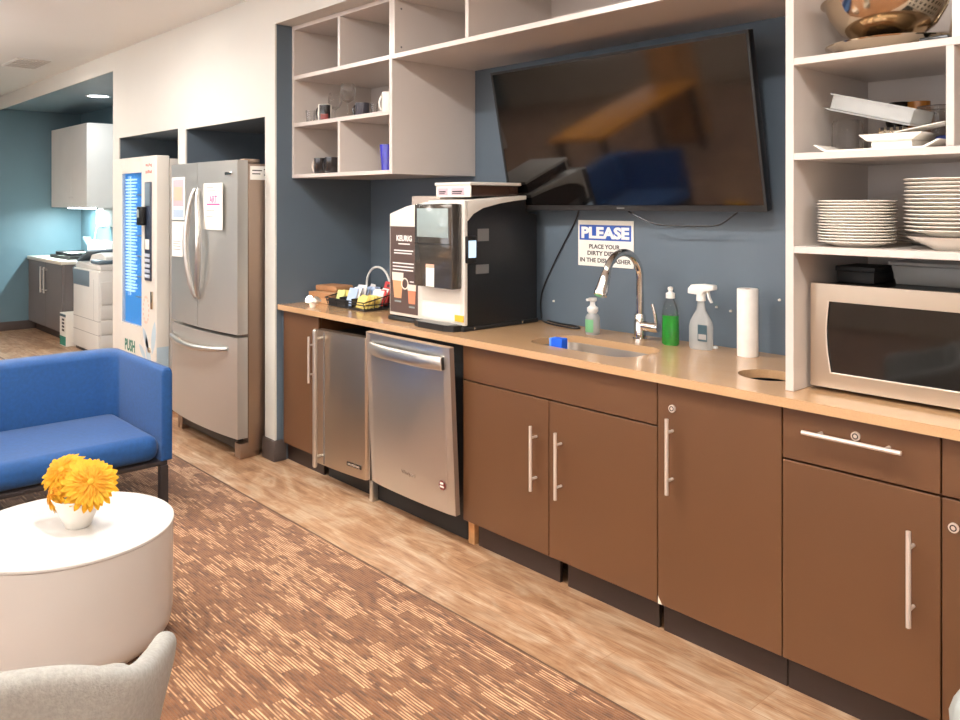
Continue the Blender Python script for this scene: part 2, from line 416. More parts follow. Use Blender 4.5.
for x in (-7.0, -3.2, .6):  # unseen pendants, added as uplights to lift the ceiling
    t = thing('fill_pendant', (x,-1.9,2.36), 'long white linear pendant lamp added unseen over the lounge to brighten the ceiling', 'pendant lamp', 'added linear pendants over the lounge')
    B().box(x-1.2, x+1.2, -1.96, -1.84, 2.30, 2.36, .004).done('housing', 'white_plastic', t)
    B().box(x-1.18, x+1.18, -1.95, -1.85, 2.3605, 2.363).done('diffuser', 'lamp_glow', t)
    for dx in (-1.0, 1.0): B().cyl((x+dx,-1.9,2.36),(x+dx,-1.9,2.63),.004,n=8).done('cable','white_plastic',t)
    o = bpy.data.objects.new('lamp', lamp_data('lamp', 115, 2.3, WARM, 'RECTANGLE', .10)); COL.objects.link(o); o.parent = t; o.location = (0,0,.012); o.rotation_euler = (PI,0,0)
downlight(-8.62, .42, 2.4995, 'round recessed light glowing in the blue copy room ceiling', 16, (.92,.97,1.0), 'cool_glow', .095)
t = thing('ceiling_vent', (-7.8,-.42,2.63), 'flat grey rectangular air vent in the white ceiling', 'vent')
v = B().box(-8.05, -7.55, -.55, -.29, 2.624, 2.63, .002)
v.done('frame', 'vent_grey', t)
v = B()
for i in range(9): v.box(-8.02, -7.58, -.535+i*.026, -.522+i*.026, 2.619, 2.624)
v.done('louvre', 'vent_grey', t)

# ------------------------------------------------------------------ base cabinets
def bar_v(x, z0, z1, y=0): return B().cyl((x,y-.034,z0), (x,y-.034,z1), .0065, n=12).cyl((x,y-.034,z0+.045), (x,y,z0+.045), .005, n=10).cyl((x,y-.034,z1-.045), (x,y,z1-.045), .005, n=10)
def lock(x, z, parent, y=0):
    k = B().cyl((x,y,z), (x,y-.006,z), .0125, n=20).done('lock', 'handle_metal', parent)
    return k
def lock_slot(x, z, parent, y=0):
    lock(x, z, parent, y)
    B().lathe([(.0055,0),(.0085,0),(.0085,.001),(.0055,.001)], (x,y-.0062,z), 16, Matrix.Rotation(PI/2,4,'X')).done('lock_cylinder', 'toe_brown', parent)
def carcass(x0, x1, parent, toe=True, z1=.843):
    b = B()
    b.box(x0+.001, x0+.018, .0205, .585, .10, z1).box(x1-.018, x1-.001, .0205, .585, .10, z1)
    b.box(x0+.018, x1-.018, .0205, .585, .10, .118).box(x0+.018, x1-.018, .567, .585, .118, z1)
    b.done('carcass', 'brown_laminate', parent)
    if toe: B().box(x0+.002, x1-.002, .035, .05, .0, .0995).done('toe_kick', 'toe_brown', parent)
G = .0022
def slab(name, x0, x1, z0, z1, parent): return B().box(x0+G, x1-G, 0, .02, z0+G, z1-G, .0012, 1).done(name, 'brown_laminate', parent)

X0, X1, X2, X3, X4, X5, X6, X7 = -4.1735, -3.79, -2.636, -1.646, -1.204, -.772, -.345, -.302
c = thing('base_cabinet', ((X0+X1)/2,.3,0), 'narrow brown base cabinet in the corner left of the ice maker', 'cabinet')
carcass(X0, X1, c); d = slab('door', X0+.012, X1, .10, .842, c); bar_v(-3.832, .49, .735).done('handle', 'handle_metal', d)
B().box(X0, X0+.012, 0, .02, .10, .842).done('filler_strip', 'slate_blue', c)

c = thing('sink_cabinet', ((X2+X3)/2,.3,0), 'wide brown two-door cabinet under the sink', 'cabinet')
carcass(X2, X3, c, False, .66)
slab('false_drawer_front', X2, X3, .695, .842, c)
xm = (X2+X3)/2
d = slab('door', X2, xm, .10, .693, c); bar_v(-2.205, .34, .588).done('handle', 'handle_metal', d)
d = slab('door', xm, X3, .10, .693, c); bar_v(-2.077, .34, .588).done('handle', 'handle_metal', d)
B().box(-2.575, -2.115, .036, .05, 0, .0995).done('toe_kick', 'toe_brown', c)
B().box(-2.075, -1.665, .036, .05, 0, .0995).done('toe_kick', 'toe_brown', c)
B().box(-2.628, -2.592, .026, .08, 0, .0995).done('leg', 'raw_wood', c)
h = B()
for z in (.80, .775, .60): h.box(X2-.004, X2, .03, .05, z-.012, z+.012, .002)
h.done('hinge_screw', 'handle_metal', c)

c = thing('trash_cabinet', ((X3+X4)/2,.3,0), 'brown single-door cabinet under the round waste hole', 'cabinet')
carcass(X3, X4, c, True, .66); d = slab('door', X3, X4, .10, .842, c); bar_v(-1.586, .487, .735).done('handle', 'handle_metal', d); lock_slot(-1.586, .764, d)
B().prism([(-1.6435,.1025),(-1.6435,.128),(-1.627,.1025)], 'y', -.0006, .0002).done('edge_chip', 'foam_white', d)

c = thing('drawer_cabinet', ((X4+X5)/2,.3,0), 'brown cabinet with a drawer over one door below the microwave', 'cabinet')
carcass(X4, X5, c)
d = slab('drawer', X4, X5, .690, .842, c)
z = .786
B().cyl((-1.127,-.034,z), (-.857,-.034,z), .0065, n=12).cyl((-1.085,-.034,z), (-1.085,0,z), .005, n=10).cyl((-.90,-.034,z), (-.90,0,z), .005, n=10).done('handle', 'handle_metal', d)
lock_slot(-.988, .798, d)
d = slab('door', X4, X5, .10, .688, c); bar_v(-.839, .338, .588).done('handle', 'handle_metal', d)

c = thing('base_cabinet', ((X5+X6)/2,.3,0), 'brown base cabinet with a lock cut off by the right picture edge', 'cabinet')
carcass(X5, X6, c); slab('drawer', X5, X6, .690, .842, c); d = slab('door', X5, X6, .10, .688, c); lock_slot(-.742, .617, d)

# ------------------------------------------------------------------ worktop, sink
sink = rrect(-2.385, -1.86, .105, .375, .085, 8)
hole = ellipse(-1.372, .228, .097, .09)
w = B().plate_holes([(-4.173,-.03),(-.31,-.03),(-.31,.598),(-4.173,.598)], [sink, hole], .8465, .875)
tag(w.done('worktop', 'counter_tan'), 'long tan solid-surface worktop running over the brown cabinets', 'countertop')
t = thing('sink', (-2.105,.24,.846), 'stainless steel undermount sink basin set into the worktop', 'sink')
b = B(); bm = bmesh.new()
def ring(g, z): return [bm.verts.new((x,y,z)) for x, y in rrect(-2.385-g, -1.86+g, .105-g, .375+g, max(.03, .085+g), 8)]
rs = [ring(.018,.8455), ring(.004,.8455), ring(.002,.84), ring(-.012,.70), ring(-.035,.676), ring(-.09,.67)]
for a, c_ in zip(rs, rs[1:]):
    for i in range(len(a)): bm.faces.new((a[i], a[(i+1) % len(a)], c_[(i+1) % len(a)], c_[i]))
bm.faces.new(rs[-1]); bmesh.ops.recalc_face_normals(bm, faces=bm.faces)
b._merge(bm, True); b.done('basin', 'sink_steel', t, sharp=60)
B().lathe([(0,.6735),(.03,.6735),(.042,.672),(.042,.6705)], (-2.1,.24,0), 24).done('drain', 'chrome', t)
s = B().box(-.026,.026,-.022,.022,-.03,.03,.004).xf(Matrix.Translation((-2.25,.18,.866)) @ Matrix.Rotation(.15,4,'Z'))
t = thing('sponge_caddy', (-2.245,.152,.70), 'bright blue sponge propped in a holder on the left side of the sink', 'sponge')
s.done('sponge', 'sponge_blue', t)
B().box(-.036,-.0262,-.022,.022,-.03,.03,.003).xf(Matrix.Translation((-2.25,.18,.866)) @ Matrix.Rotation(.15,4,'Z')).done('scrub_pad', 'sponge_light', t)
B().box(-2.28,-2.215,.155,.21,.70,.832,.004).done('holder', 'stainless', t)

# ------------------------------------------------------------------ faucet
t = thing('faucet', (-2.08,.486,.875), 'tall chrome gooseneck faucet with pull-down sprayer behind the sink', 'faucet')
x, y0 = -2.08, .486
B().lathe([(0,0),(.030,0),(.030,.008),(.025,.012),(.024,.10),(.02,.108),(0,.108)], (x,y0,.875), 28).done('base', 'chrome', t)
R_, cy, cz = .112, y0-.112, 1.128
pts = [(x,y0,.975),(x,y0,1.03),(x,y0,1.09)] + arc_pts(lambda a: (x, cy+R_*math.cos(a), cz+R_*math.sin(a)), 0, math.radians(158), 22)
B().tube(pts, .0155, 14).done('spout', 'chrome', t)
e = Vector(pts[-1]); a = math.radians(158); dr = Vector((0, -math.sin(a), math.cos(a)))*1.0
dr = Vector((0,-.40,-.917))
B().tube([e, e+dr*.012, e+dr*.014, e+dr*.03, e+dr*.085, e+dr*.1, e+dr*.103], [.017,.019,.020,.021,.027,.027,.024], 18).done('spray_head', 'chrome', t)
B().lathe([(0,0),(.021,0),(.021,.075),(.018,.088),(0,.088)], (x+.004,y0,.935), 22, Matrix.Rotation(PI/2,4,'Y')).done('valve_body', 'chrome', t)
B().tube([(x+.080,y0,.945),(x+.078,y0-.002,.98),(x+.066,y0-.006,1.03)], [.0085,.0075,.0065], 10).done('lever', 'chrome', t)
# ------------------------------------------------------------------ ice maker
t = thing('ice_maker', (-3.53,.25,0), 'narrow stainless undercounter ice maker with its door slightly ajar', 'ice maker')
B().box(-3.765, -3.385, .03, .56, .10, .765, .004).done('body', 'black_matte', t)
B().box(-3.76, -3.39, .045, .06, .002, .099).done('toe_plate', 'black_matte', t)
Md = Matrix.Translation((-3.31,.015,0)) @ Matrix.Rotation(.075,4,'Z') @ Matrix.Translation((3.31,0,0))
b = B(); k = bmesh.new()
# door skin with a soft pillow front, edges rolled back
pr = [(-3.725,0),(-3.722,-.034),(-3.712,-.042),(-3.60,-.0475),(-3.50,-.0495),(-3.40,-.0475),(-3.322,-.044),(-3.312,-.034),(-3.31,0)]
b.prism(pr, 'z', .105, .79); d = b.xf(Md).done('door', 'stainless_warm', t, sharp=30)
B().box(-3.305, -3.296, -.036, .0, .11, .785, .002).xf(Md).done('hinge_strip', 'stainless', d)
B().box(-3.652, -3.646, -.0475, -.040, .112, .783).xf(Md).done('door_line', 'grey_plastic', d)  # the handle's reflection in the steel, built as a grey strip
h = B().cyl((-3.672,-.085,.11), (-3.672,-.085,.79), .0125, n=16)
for z in (.15, .75): h.cyl((-3.672,-.085,z), (-3.672,-.04,z), .009, n=12)
h.sphere((-3.672,-.085,.79), .0128, 12).sphere((-3.672,-.085,.11), .0128, 12)
h.xf(Md).done('handle', 'stainless', d)
B().box(-3.455, -3.345, -.0515, -.0475, .150, .170, .001).xf(Md).done('badge', 'black_gloss', d)
b = B()
for i in range(9): b.box(-3.444+i*.0102, -3.438+i*.0102, -.0522, -.0514, .156, .164)
b.xf(Md).done('badge_lettering', 'handle_metal', d)

# ------------------------------------------------------------------ dishwasher
t = thing('dishwasher', (-2.97,.25,0), 'stainless dishwasher with curved bar handle, door leaning slightly open', 'dishwasher')
B().box(-3.33, -2.665, .03, .56, .11, .835, .004).done('body', 'black_matte', t)
B().box(-3.36, -2.645, .034, .05, .004, .109).done('toe_plate', 'black_matte', t)
B().box(-3.318, -3.292, -.005, .030, .0, .10, .003).done('foot', 'stainless', t)
Md = Matrix.Translation((0,-.028,.13)) @ Matrix.Rotation(.050,4,'X') @ Matrix.Translation((0,.028,-.13))
pr = []
XA, XB = -3.238, -2.630
for i in range(17):
    u = i/16; x = XA+(XB-XA)*u; pr.append((x, -.048-.010*(1-(2*u-1)**2)))
pr = [(XA,-.02),(XA,-.044)]+pr[1:-1]+[(XB,-.044),(XB,-.02)]
d = B().prism(pr, 'z', .128, .838).xf(Md).done('door', 'stainless', t, sharp=25)
b = B(); n_ = 14; pts = []
bm = bmesh.new(); rows = []
for i in range(n_+1):
    u = i/n_; x = -3.185+(.525)*u; bow = .026*(1-(2*u-1)**4); y = -.052-.012-bow*.9
    rows.append([bm.verts.new(p) for p in ((x,y,.742),(x,y-.006,.750),(x,y-.006,.790),(x,y,.798),(x,y+.012,.798),(x,y+.012,.742))])
for a, c_ in zip(rows, rows[1:]):
    for i in range(6): bm.faces.new((a[i], a[(i+1)%6], c_[(i+1)%6], c_[i]))
bm.faces.new(rows[0]); bm.faces.new(rows[-1][::-1]); bmesh.ops.recalc_face_normals(bm, faces=bm.faces)
b._merge(bm, True)
b.box(-3.185,-3.165,-.065,-.044,.742,.798,.002).box(-2.68,-2.66,-.065,-.044,.742,.798,.002)
b.xf(Md).done('handle', 'stainless', d)
b = B().text('Whirlpool', .10, .022, 'y', (-2.93,-.0592,.238)); b.xf(Md).done('logo', 'chrome', d)
b = B().lathe([(0,.0015),(.021,.0015),(.021,0)], (-2.70,-.054,.245), 28, Matrix.Rotation(PI/2,4,'X')); b.xf(Md); s_ = b.done('sticker', 'mug_red', d)
b = B().box(-2.712,-2.690,-.0575,-.0556,.249,.258).box(-2.713,-2.687,-.0575,-.0556,.236,.243); b.xf(Md).done('sticker_print', 'paper', s_)

# ------------------------------------------------------------------ refrigerator
FX0, FX1 = -5.262, -4.335
t = thing('refrigerator', ((FX0+FX1)/2,.2,0), 'stainless french door refrigerator with papers stuck to its front', 'refrigerator')
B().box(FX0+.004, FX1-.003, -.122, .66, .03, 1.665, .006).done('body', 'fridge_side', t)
def curved_front(x0, x1, bow0, bow1, yb, n=14):
    """profile of one fridge door: the full 36-inch front bows out gently"""
    pts = []
    for i in range(n+1):
        u = i/n; x = x0+(x1-x0)*u; w_ = 2*(x-FX0)/(FX1-FX0)-1
        pts.append((x, -.190-.030*(1-w_*w_)))
    return [(x0,yb)]+pts+[(x1,yb)]
xm = (FX0+FX1)/2
dl = B().prism(curved_front(FX0, xm-.003, 0,0,-.128), 'z', .700, 1.682).done('door', 'fridge_steel', t, sharp=25)
dr_ = B().prism(curved_front(xm+.003, FX1, 0,0,-.128), 'z', .700, 1.682).done('door', 'fridge_steel', t, sharp=25)
dz = B().prism(curved_front(FX0, FX1, 0,0,-.128, 24), 'z', .115, .682).done('freezer_drawer', 'fridge_steel', t, sharp=25)
def grip(xs, xe, dx, parent):
    pts = []; rr = []
    for i in range(25):
        u = i/24; z = .872+.655*u; s_ = math.sin(PI*u)
        pts.append((xs+dx*s_-.0*u, -.222-.044*s_**.6, z)); rr.append(.009+.010*s_**.5)
    B().tube(pts, rr, 12).done('handle', 'stainless', parent)
grip(xm-.026, 0, -.034, dl); grip(xm+.026, 0, .085, dr_)
pts = []; rr = []
for i in range(25):
    u = i/24; x = FX0+.05+(FX1-FX0-.14)*u; s_ = math.sin(PI*u); w_ = 2*(x-FX0)/(FX1-FX0)-1
    pts.append((x, -.195-.030*(1-w_*w_)-.045*s_**.5, .612-.022*s_)); rr.append(.010+.008*s_**.5)
B().tube(pts, rr, 12).done('handle', 'stainless', dz)
B().box(-4.46, -4.375, -.2075, -.199, 1.600, 1.616, .001).done('badge', 'chrome', dr_)
B().box(FX1-.06, FX1-.004, -.15, -.05, 1.667, 1.69, .004).done('hinge_cover', 'fridge_side', t)
B().box(FX0+.04, FX1-.07, -.155, -.12, .035, .10, .004).done('base_grille', 'black_plastic', t)
B().box(FX1-.075, FX1-.004, -.172, -.05, .0, .085, .006).done('foot', 'fridge_side', t)
B().box(FX0+.02, FX0+.09, -.16, -.05, .0, .085, .006).done('foot', 'fridge_side', t)
lb = B().box(FX1-.0028, FX1-.0012, -.112, .0, 1.572, 1.650).done('side_label', 'paper', t)
b = B()
for z, y0, y1 in ((1.625,-.10,-.04),(1.606,-.10,-.05),(1.60,-.028,-.01),(1.632,-.028,-.01)): b.box(FX1-.0012, FX1-.0006, y0, y1, z-.003, z+.003)
b.done('label_print', 'text_dark', lb)
def front_y(x): w_ = 2*(x-FX0)/(FX1-FX0)-1; return -.190-.030*(1-w_*w_)
def notice(x0, x1, z0, z1, label):
    y = min(front_y(x0), front_y(x1))-.004
    o = thing('notice', ((x0+x1)/2, y, z0), label, 'paper', 'notices on the refrigerator doors')
    B().box(x0, x1, y, y+.0015, z0, z1).done('sheet', 'paper', o)
    return o, y
o, y = notice(-4.705, -4.455, 1.285, 1.555, 'white flyer with pink lettering on the right refrigerator door')
B().text('ART', .10, .042, 'y', (-4.575,y-.0006,1.462), bold=.02).done('pink_title', 'text_pink', o)
b = B()
for z, x0, x1 in ((1.530,-4.665,-4.57),(1.510,-4.665,-4.55),(1.395,-4.665,-4.56),(1.36,-4.665,-4.58)): b.box(x0, x1, y-.0008, y, z-.002, z+.002)
b.done('print_lines', 'text_grey', o)
B().box(-4.66,-4.49,y-.0008,y,1.427,1.437).done('pink_rule', 'text_pink', o)
o, y = notice(-5.185, -4.985, 1.335, 1.60, 'pastel printed leaflet at the top of the left refrigerator door')
B().box(-5.165,-5.005,y-.0006,y,1.42,1.585).done('picture_panel', 'ink_pale', o)
B().box(-5.145,-5.025,y-.0012,y-.0006,1.455,1.54).done('picture', 'ink_orange', o)
B().box(-5.165,-5.005,y-.0006,y,1.35,1.40).done('footer_panel', 'ink_blue', o)
o, y = notice(-5.185, -4.99, 1.105, 1.325, 'plain white sheet below the leaflet on the left refrigerator door')
b = B()
for z in (1.20,1.185,1.17,1.15): b.box(-5.165,-5.05,y-.0008,y,z-.002,z+.002)
b.done('print_lines', 'text_grey', o)

# ------------------------------------------------------------------ vending machine
VX0, VX1, VY, VZ = -6.47, -5.615, -.155, 1.765
t = thing('vending_machine', ((VX0+VX1)/2,.2,0), 'white vending machine with a blue lit window beside the refrigerator', 'vending machine')
b = B()
b.box(VX0, VX0+.03, -.06, .70, .05, VZ-.02).box(VX1-.03, VX1, -.06, .70, .05, VZ-.02).box(VX0+.03, VX1-.03, -.06, .70, VZ-.05, VZ-.02)
b.box(VX0+.03, VX1-.03, .66, .70, .05, VZ-.05).box(VX0+.03, VX1-.03, -.06, .66, .05, .10)
b.done('body', 'appliance_white', t)
for x in (VX0+.05, VX1-.09): B().box(x, x+.04, -.02, .03, 0, .05).done('foot', 'black_plastic', t)
WX0, WX1, WZ0, WZ1 = -6.275, -5.885, .57, 1.655
b = B().box(VX0, WX0, VY, -.062, .06, VZ, .006, 1).box(WX1, VX1, VY, -.062, .06, VZ, .006, 1).box(WX0, WX1, VY, -.062, WZ1, VZ).box(WX0, WX1, VY, -.062, .06, WZ0)
d = b.done('door', 'appliance_white', t)
B().box(WX0, WX1, -.1525, -.150, WZ0, WZ1).done('window_pane', 'window_glass', d)
B().box(WX0+.0005, WX1-.0005, -.128, -.122, WZ0+.0005, WZ1-.0005).done('back_liner', 'vend_back', t)
b = B()
for i in range(36):
    z = WZ0+.23+i*(WZ1-WZ0-.26)/36
    b.box(WX0+.05, WX0+.24-.03*(i % 3 == 0), -.140, -.1285, z, z+.012)
b.done('light_slats', 'vend_bar', t)
B().box(WX0+.09, WX0+.12, -.1284, -.1281, WZ0+.2, WZ1-.02).done('light_strip', 'vend_bar', t)
b = B()
for i in range(6): b.box(WX0+.26, WX1-.01, -.142, -.1285, WZ0+.2+i*.145, WZ0+.206+i*.145)
b.done('shelf', 'stainless', t)
p = B().box(-5.80, -5.688, VY-.010, VY, .905, 1.585, .004).done('control_panel', 'keypad_dark', d)
B().box(-5.79, -5.70, VY-.013, VY-.010, 1.42, 1.575, .002).done('display', 'printer_grey', p)
B().box(-5.845, -5.76, VY-.05, VY-.010, 1.285, 1.415, .008).done('card_reader', 'black_plastic', p)
B().box(-5.83, -5.79, VY-.053, VY-.05, 1.34, 1.395).done('reader_display', 'screen_grey', p)
B().box(-5.78, -5.71, VY-.013, VY-.010, 1.12, 1.19, .002).done('coin_plate', 'paper', p)
b = B()
for i in range(5):
    for j in range(3): b.box(-5.79+j*.032, -5.765+j*.032, VY-.014, VY-.010, .925+i*.036, .948+i*.036, .003)
b.done('keypad', 'keypad_key', p)
B().box(-5.69, -5.665, VY-.012, VY, .715, .835, .003).done('coin_return', 'bowl_steel', d)
B().cyl((-5.728,VY-.012,.43), (-5.728,VY,.43), .017, n=16).done('lock', 'stainless_warm', d)
B().text('PUSH', .20, .085, 'y', (-6.105,VY-.0008,.415), bold=.03).done('push_lettering', 'text_green', d)
b = B()
random.seed(3)
for row, z in enumerate((1.70, 1.655)):                      # two short rows of pale red script, unreadable in the photo
    for i in range(6):
        x = -5.80+i*.019; b.box(x, x+.012, VY-.0008, VY, z-.010*random.random()-.003, z+.012*random.random()+.003)
b.done('script_print', 'text_red', d)
b = B()
for i in range(16):
    a = 2*PI*i/16; b.box(-5.795+.05*math.cos(a)-.006, -5.795+.05*math.cos(a)+.006, VY-.0008, VY, .70+.09*math.sin(a)-.008, .70+.09*math.sin(a)+.008)
b.done('round_print', 'ink_orange', d)
b = B()
def leaf(cx, cz, L, wd, ang):
    pts = []
    for i in range(11): u = i/10; pts.append((L*(u-.5), wd*math.sin(PI*u)**.8))
    for i in range(9, 0, -1): u = i/10; pts.append((L*(u-.5), -wd*math.sin(PI*u)**.8))
    ca, sa = math.cos(ang), math.sin(ang)
    b.prism([(cx+p[0]*ca-p[1]*sa, cz+p[0]*sa+p[1]*ca) for p in pts], 'y', VY-.0009, VY-.0001)
leaf(-5.735,.34,.40,.040,1.9); leaf(-5.66,.52,.24,.036,1.35); leaf(-5.80,.50,.18,.030,2.2); leaf(-5.66,.28,.22,.036,1.0); leaf(-5.86,.40,.16,.024,2.5)
b.done('leaf_decal', 'decal_blue', d)
b = B().box(VX1, VX1+.001, -.15,-.07,.2,.46)
b.done('side_decal', 'decal_blue', d)
B().box(VX1, VX1+.006, -.045, -.02, .90, 1.17, .002).done('side_latch', 'stainless_warm', t)

# ------------------------------------------------------------------ coffee machine
CX0, CX1 = -3.275, -2.722
t = thing('coffee_machine', ((CX0+CX1)/2,.3,.875), 'large black and white office coffee machine with a tilted touchscreen door', 'coffee machine')
b = B().box(CX0+.012, -3.0, .104, .545, .893, 1.385, .006).prism([(.104,.893),(.545,.893),(.545,1.385),(.49,1.395),(.474,1.405),(.471,1.4565),(.40,1.4495),(.30,1.4375),(.20,1.4175),(.14,1.3915),(.104,1.359)], 'x', -3.0, CX1-.004)
b.done('body', 'black_plastic', t)
B().box(CX0-.002, CX1+.004, .076, .55, .8755, .895, .005).done('base', 'black_matte', t)
# white front fascia: full frame around poster and brewing bay
fa = B()
fa.prism([(CX0,.90),(CX1,.90),(CX1,1.452),(-3.0,1.444),(-3.14,1.425),(CX0,1.388)], 'y', .085, .104, .004)
f_ = fa.done('front_fascia', 'appliance_white', t)
# white lid wedge seen over the black side
B().prism([(.105,1.452),(.30,1.466),(.472,1.475),(.472,1.457),(.40,1.450),(.30,1.438),(.20,1.418),(.14,1.392),(.105,1.360)], 'x', -3.0, CX1, .002).done('lid', 'appliance_white', t)
B().prism([(.105,1.388),(.472,1.40),(.472,1.386),(.105,1.386)], 'x', CX0+.01, -3.002).done('lid_wing', 'appliance_white', t)
ps = B().box(-3.266, -3.052, .0825, .0852, .915, 1.328).done('poster', 'poster_brown', f_)
B().text('KEURIG', .12, .028, 'y', (-3.155,.0822,1.272), bold=.035).done('brand_lettering', 'text_white', ps)
b = B()
for z, x0, x1 in ((1.245,-3.20,-3.11),(1.213,-3.235,-3.085),(1.20,-3.235,-3.095),(1.152,-3.245,-3.08),(1.136,-3.245,-3.08),(1.120,-3.245,-3.085),(1.068,-3.11,-3.08),(1.052,-3.11,-3.076),(1.036,-3.11,-3.08)):
    b.box(x0, x1, .0818, .0826, z-.0028, z+.0028)
b.done('small_print', 'text_white', ps)
def cup_art(x, z0, w0, w1, h, body, hnd):
    B().prism([(x-w0,z0),(x+w0,z0),(x+w1,z0+h),(x-w1,z0+h)], 'y', .0816, .0826).done('drink_picture', body, ps)
    B().prism([(x-w1*.97,z0+h*.72),(x+w1*.97,z0+h*.72),(x+w1*1.02,z0+h*1.06),(x-w1*1.02,z0+h*1.06)], 'y', .0810, .0820).done('drink_foam', 'foam_white', ps)
    B().box(x-w0*.9, x+w0*.9, .0816, .0826, z0-.02, z0-.012).done('cup_foot', 'screen_grey', ps)
    if hnd: B().lathe([(.022,0),(.028,0),(.028,.0008),(.022,.0008)], (x+w1+.012,.0822,z0+h*.62), 20, Matrix.Rotation(PI/2,4,'X')).done('cup_handle', 'foam_white', ps)
cup_art(-3.205, .985, .028, .044, .115, 'latte', True); cup_art(-3.095, .965, .024, .032, .085, 'latte_pink', False)
# brewing bay (recess lined in white) below the door
B().box(-3.02, -2.745, .0835, .0852, .915, 1.09).done('brew_bay', 'ceramic_white', f_)
tr = B().prism([(-3.03,.085),(-2.735,.085),(-2.745,.04),(-2.79,.022),(-2.97,.022),(-3.02,.04)], 'z', .8765, .903).done('drip_tray', 'black_plastic', t)
b = B()
for i in range(9): b.box(-2.99, -2.77, .028+i*.006, .0305+i*.006, .903, .9055)
b.done('drip_grate', 'stainless', tr)
B().box(-2.783, -2.725, .080, .0836, .917, .945).done('gold_sticker', 'gold_sticker', f_)
# door module with screen
dm = B().prism([(-3.006,1.062),(-2.738,1.062),(-2.738,1.437),(-3.006,1.437)], 'y', .028, .084, .006).done('door', 'door_module', t)
B().box(-3.004, -2.74, .0268, .0282, 1.256, 1.260).done('door_line', 'black_plastic', dm)
B().box(-2.985, -2.765, .0262, .0284, 1.287, 1.416, .001).done('touchscreen', 'screen_grey', dm)
B().box(-2.918, -2.862, .0255, .0284, 1.066, 1.150).done('label', 'paper', dm)
B().box(-2.918, -2.862, .0250, .0280, 1.150, 1.166).done('label_top', 'ink_orange', dm)
# bean hopper
hp = B().box(-2.985, -2.755, .152, .45, 1.470, 1.520, .004).done('bean_hopper', 'smoky_brown', t)
B().box(-2.998, -2.745, .140, .462, 1.520, 1.5345, .004).done('hopper_lid', 'appliance_white', hp)
B().box(-2.99, -2.75, .1445, .1515, 1.467, 1.522, .001).done('hopper_front', 'appliance_white', hp)
for x0, x1 in ((-2.972,-2.905),(-2.88,-2.79)):
    l_ = B().box(x0, x1, .1425, .1447, 1.476, 1.508).done('bean_label', 'ink_pale', hp)
    B().box(x0+.008, x1-.014, .1415, .1426, 1.489, 1.495).box(x0+.008, x1-.02, .1415, .1426, 1.481, 1.485).done('label_print', 'text_dark', l_)
B().box(-3.25, -3.03, .20, .40, 1.40, 1.474, .004).done('water_lid', 'cab_beige', t)
# right-hand side: card reader, recess with two steel plates, screws
rd = B().box(CX1-.002, CX1+.016, .088, .148, 1.175, 1.295, .006).done('card_reader', 'black_plastic', t)
B().box(CX1+.015, CX1+.0175, .095, .138, 1.20, 1.275).done('reader_display', 'reader_screen', rd)
B().box(CX1-.004, CX1-.001, .165, .232, 1.27, 1.325).done('side_plate', 'grey_plastic', t)
B().box(CX1-.004, CX1-.001, .155, .232, 1.125, 1.165).done('side_plate', 'grey_plastic', t)
b = B()
for y in (.14, .44): b.cyl((CX1+.004,y,.886), (CX1+.006,y,.886), .005, n=10)
b.done('screw', 'chrome', t)
# ------------------------------------------------------------------ television
TVX0, TVX1 = -2.855, -1.522
t = thing('television', ((TVX0+TVX1)/2,.5,1.42), 'large flat television tilted down on the blue alcove wall', 'television')
def tvmat():
    a = math.atan2(.133, .635)
    return Matrix.Translation((0,.502,1.408)) @ Matrix.Rotation(a,4,'X')
Mt = tvmat(); TH_ = .660
B().box(TVX0, TVX1, .0, .035, 0, TH_, .004).xf(Mt).done('housing', 'black_plastic', t)
B().box(TVX0+.012, TVX1-.012, -.0015, .0, .024, TH_-.012).xf(Mt).done('screen', 'tv_screen', t)
b = B().box(TVX0, TVX1, -.004, -.0015, 0, .022).box(TVX0, TVX0+.010, -.004,-.0015, .022, TH_).box(TVX1-.010, TVX1, -.004,-.0015, .022, TH_).box(TVX0+.01, TVX1-.01, -.004,-.0015, TH_-.010, TH_)
b.xf(Mt).done('bezel', 'black_matte', t)
B().box((TVX0+TVX1)/2-.02, (TVX0+TVX1)/2+.02, -.0048, -.004, .008, .014).xf(Mt).done('logo', 'grey_plastic', t)
B().box(TVX0+.3, TVX1-.3, .035, .06, .08, .40, .01).xf(Mt).done('rear_housing', 'black_matte', t)
B().box(-2.35, -2.02, .575, .599, 1.55, 1.85, .003).done('wall_mount', 'black_matte', t)
B().box(-2.25, -2.12, .52, .58, 1.62, 1.72).done('mount_arm', 'black_matte', t)
def cord(name, pts, label, r=.0035, sub=6):
    P_ = [Vector(p) for p in pts]; out = []
    for i in range(len(P_)-1):
        p0 = P_[max(i-1,0)]; p1 = P_[i]; p2 = P_[i+1]; p3 = P_[min(i+2,len(P_)-1)]
        for k in range(sub):
            u = k/sub
            out.append(.5*((2*p1)+(p2-p0)*u+(2*p0-5*p1+4*p2-p3)*u*u+(-p0+3*p1-3*p2+p3)*u**3))
    out.append(P_[-1])
    return tag(B().tube(out, r, 8).done(name, 'black_plastic'), label, 'cord')
cord('power_cord', [(-2.165,.520,1.404),(-2.13,.520,1.388),(-2.06,.522,1.362),(-1.99,.522,1.350),(-1.80,.522,1.350),(-1.73,.522,1.358),(-1.68,.520,1.388),(-1.655,.520,1.404)], 'black cable drooping in a loop under the television')
cord('power_cord', [(-2.50,.592,1.42),(-2.53,.593,1.35),(-2.63,.593,1.20),(-2.72,.593,1.05),(-2.745,.593,.97),(-2.74,.593,.885)], 'thin black cable running down the wall behind the coffee machine')
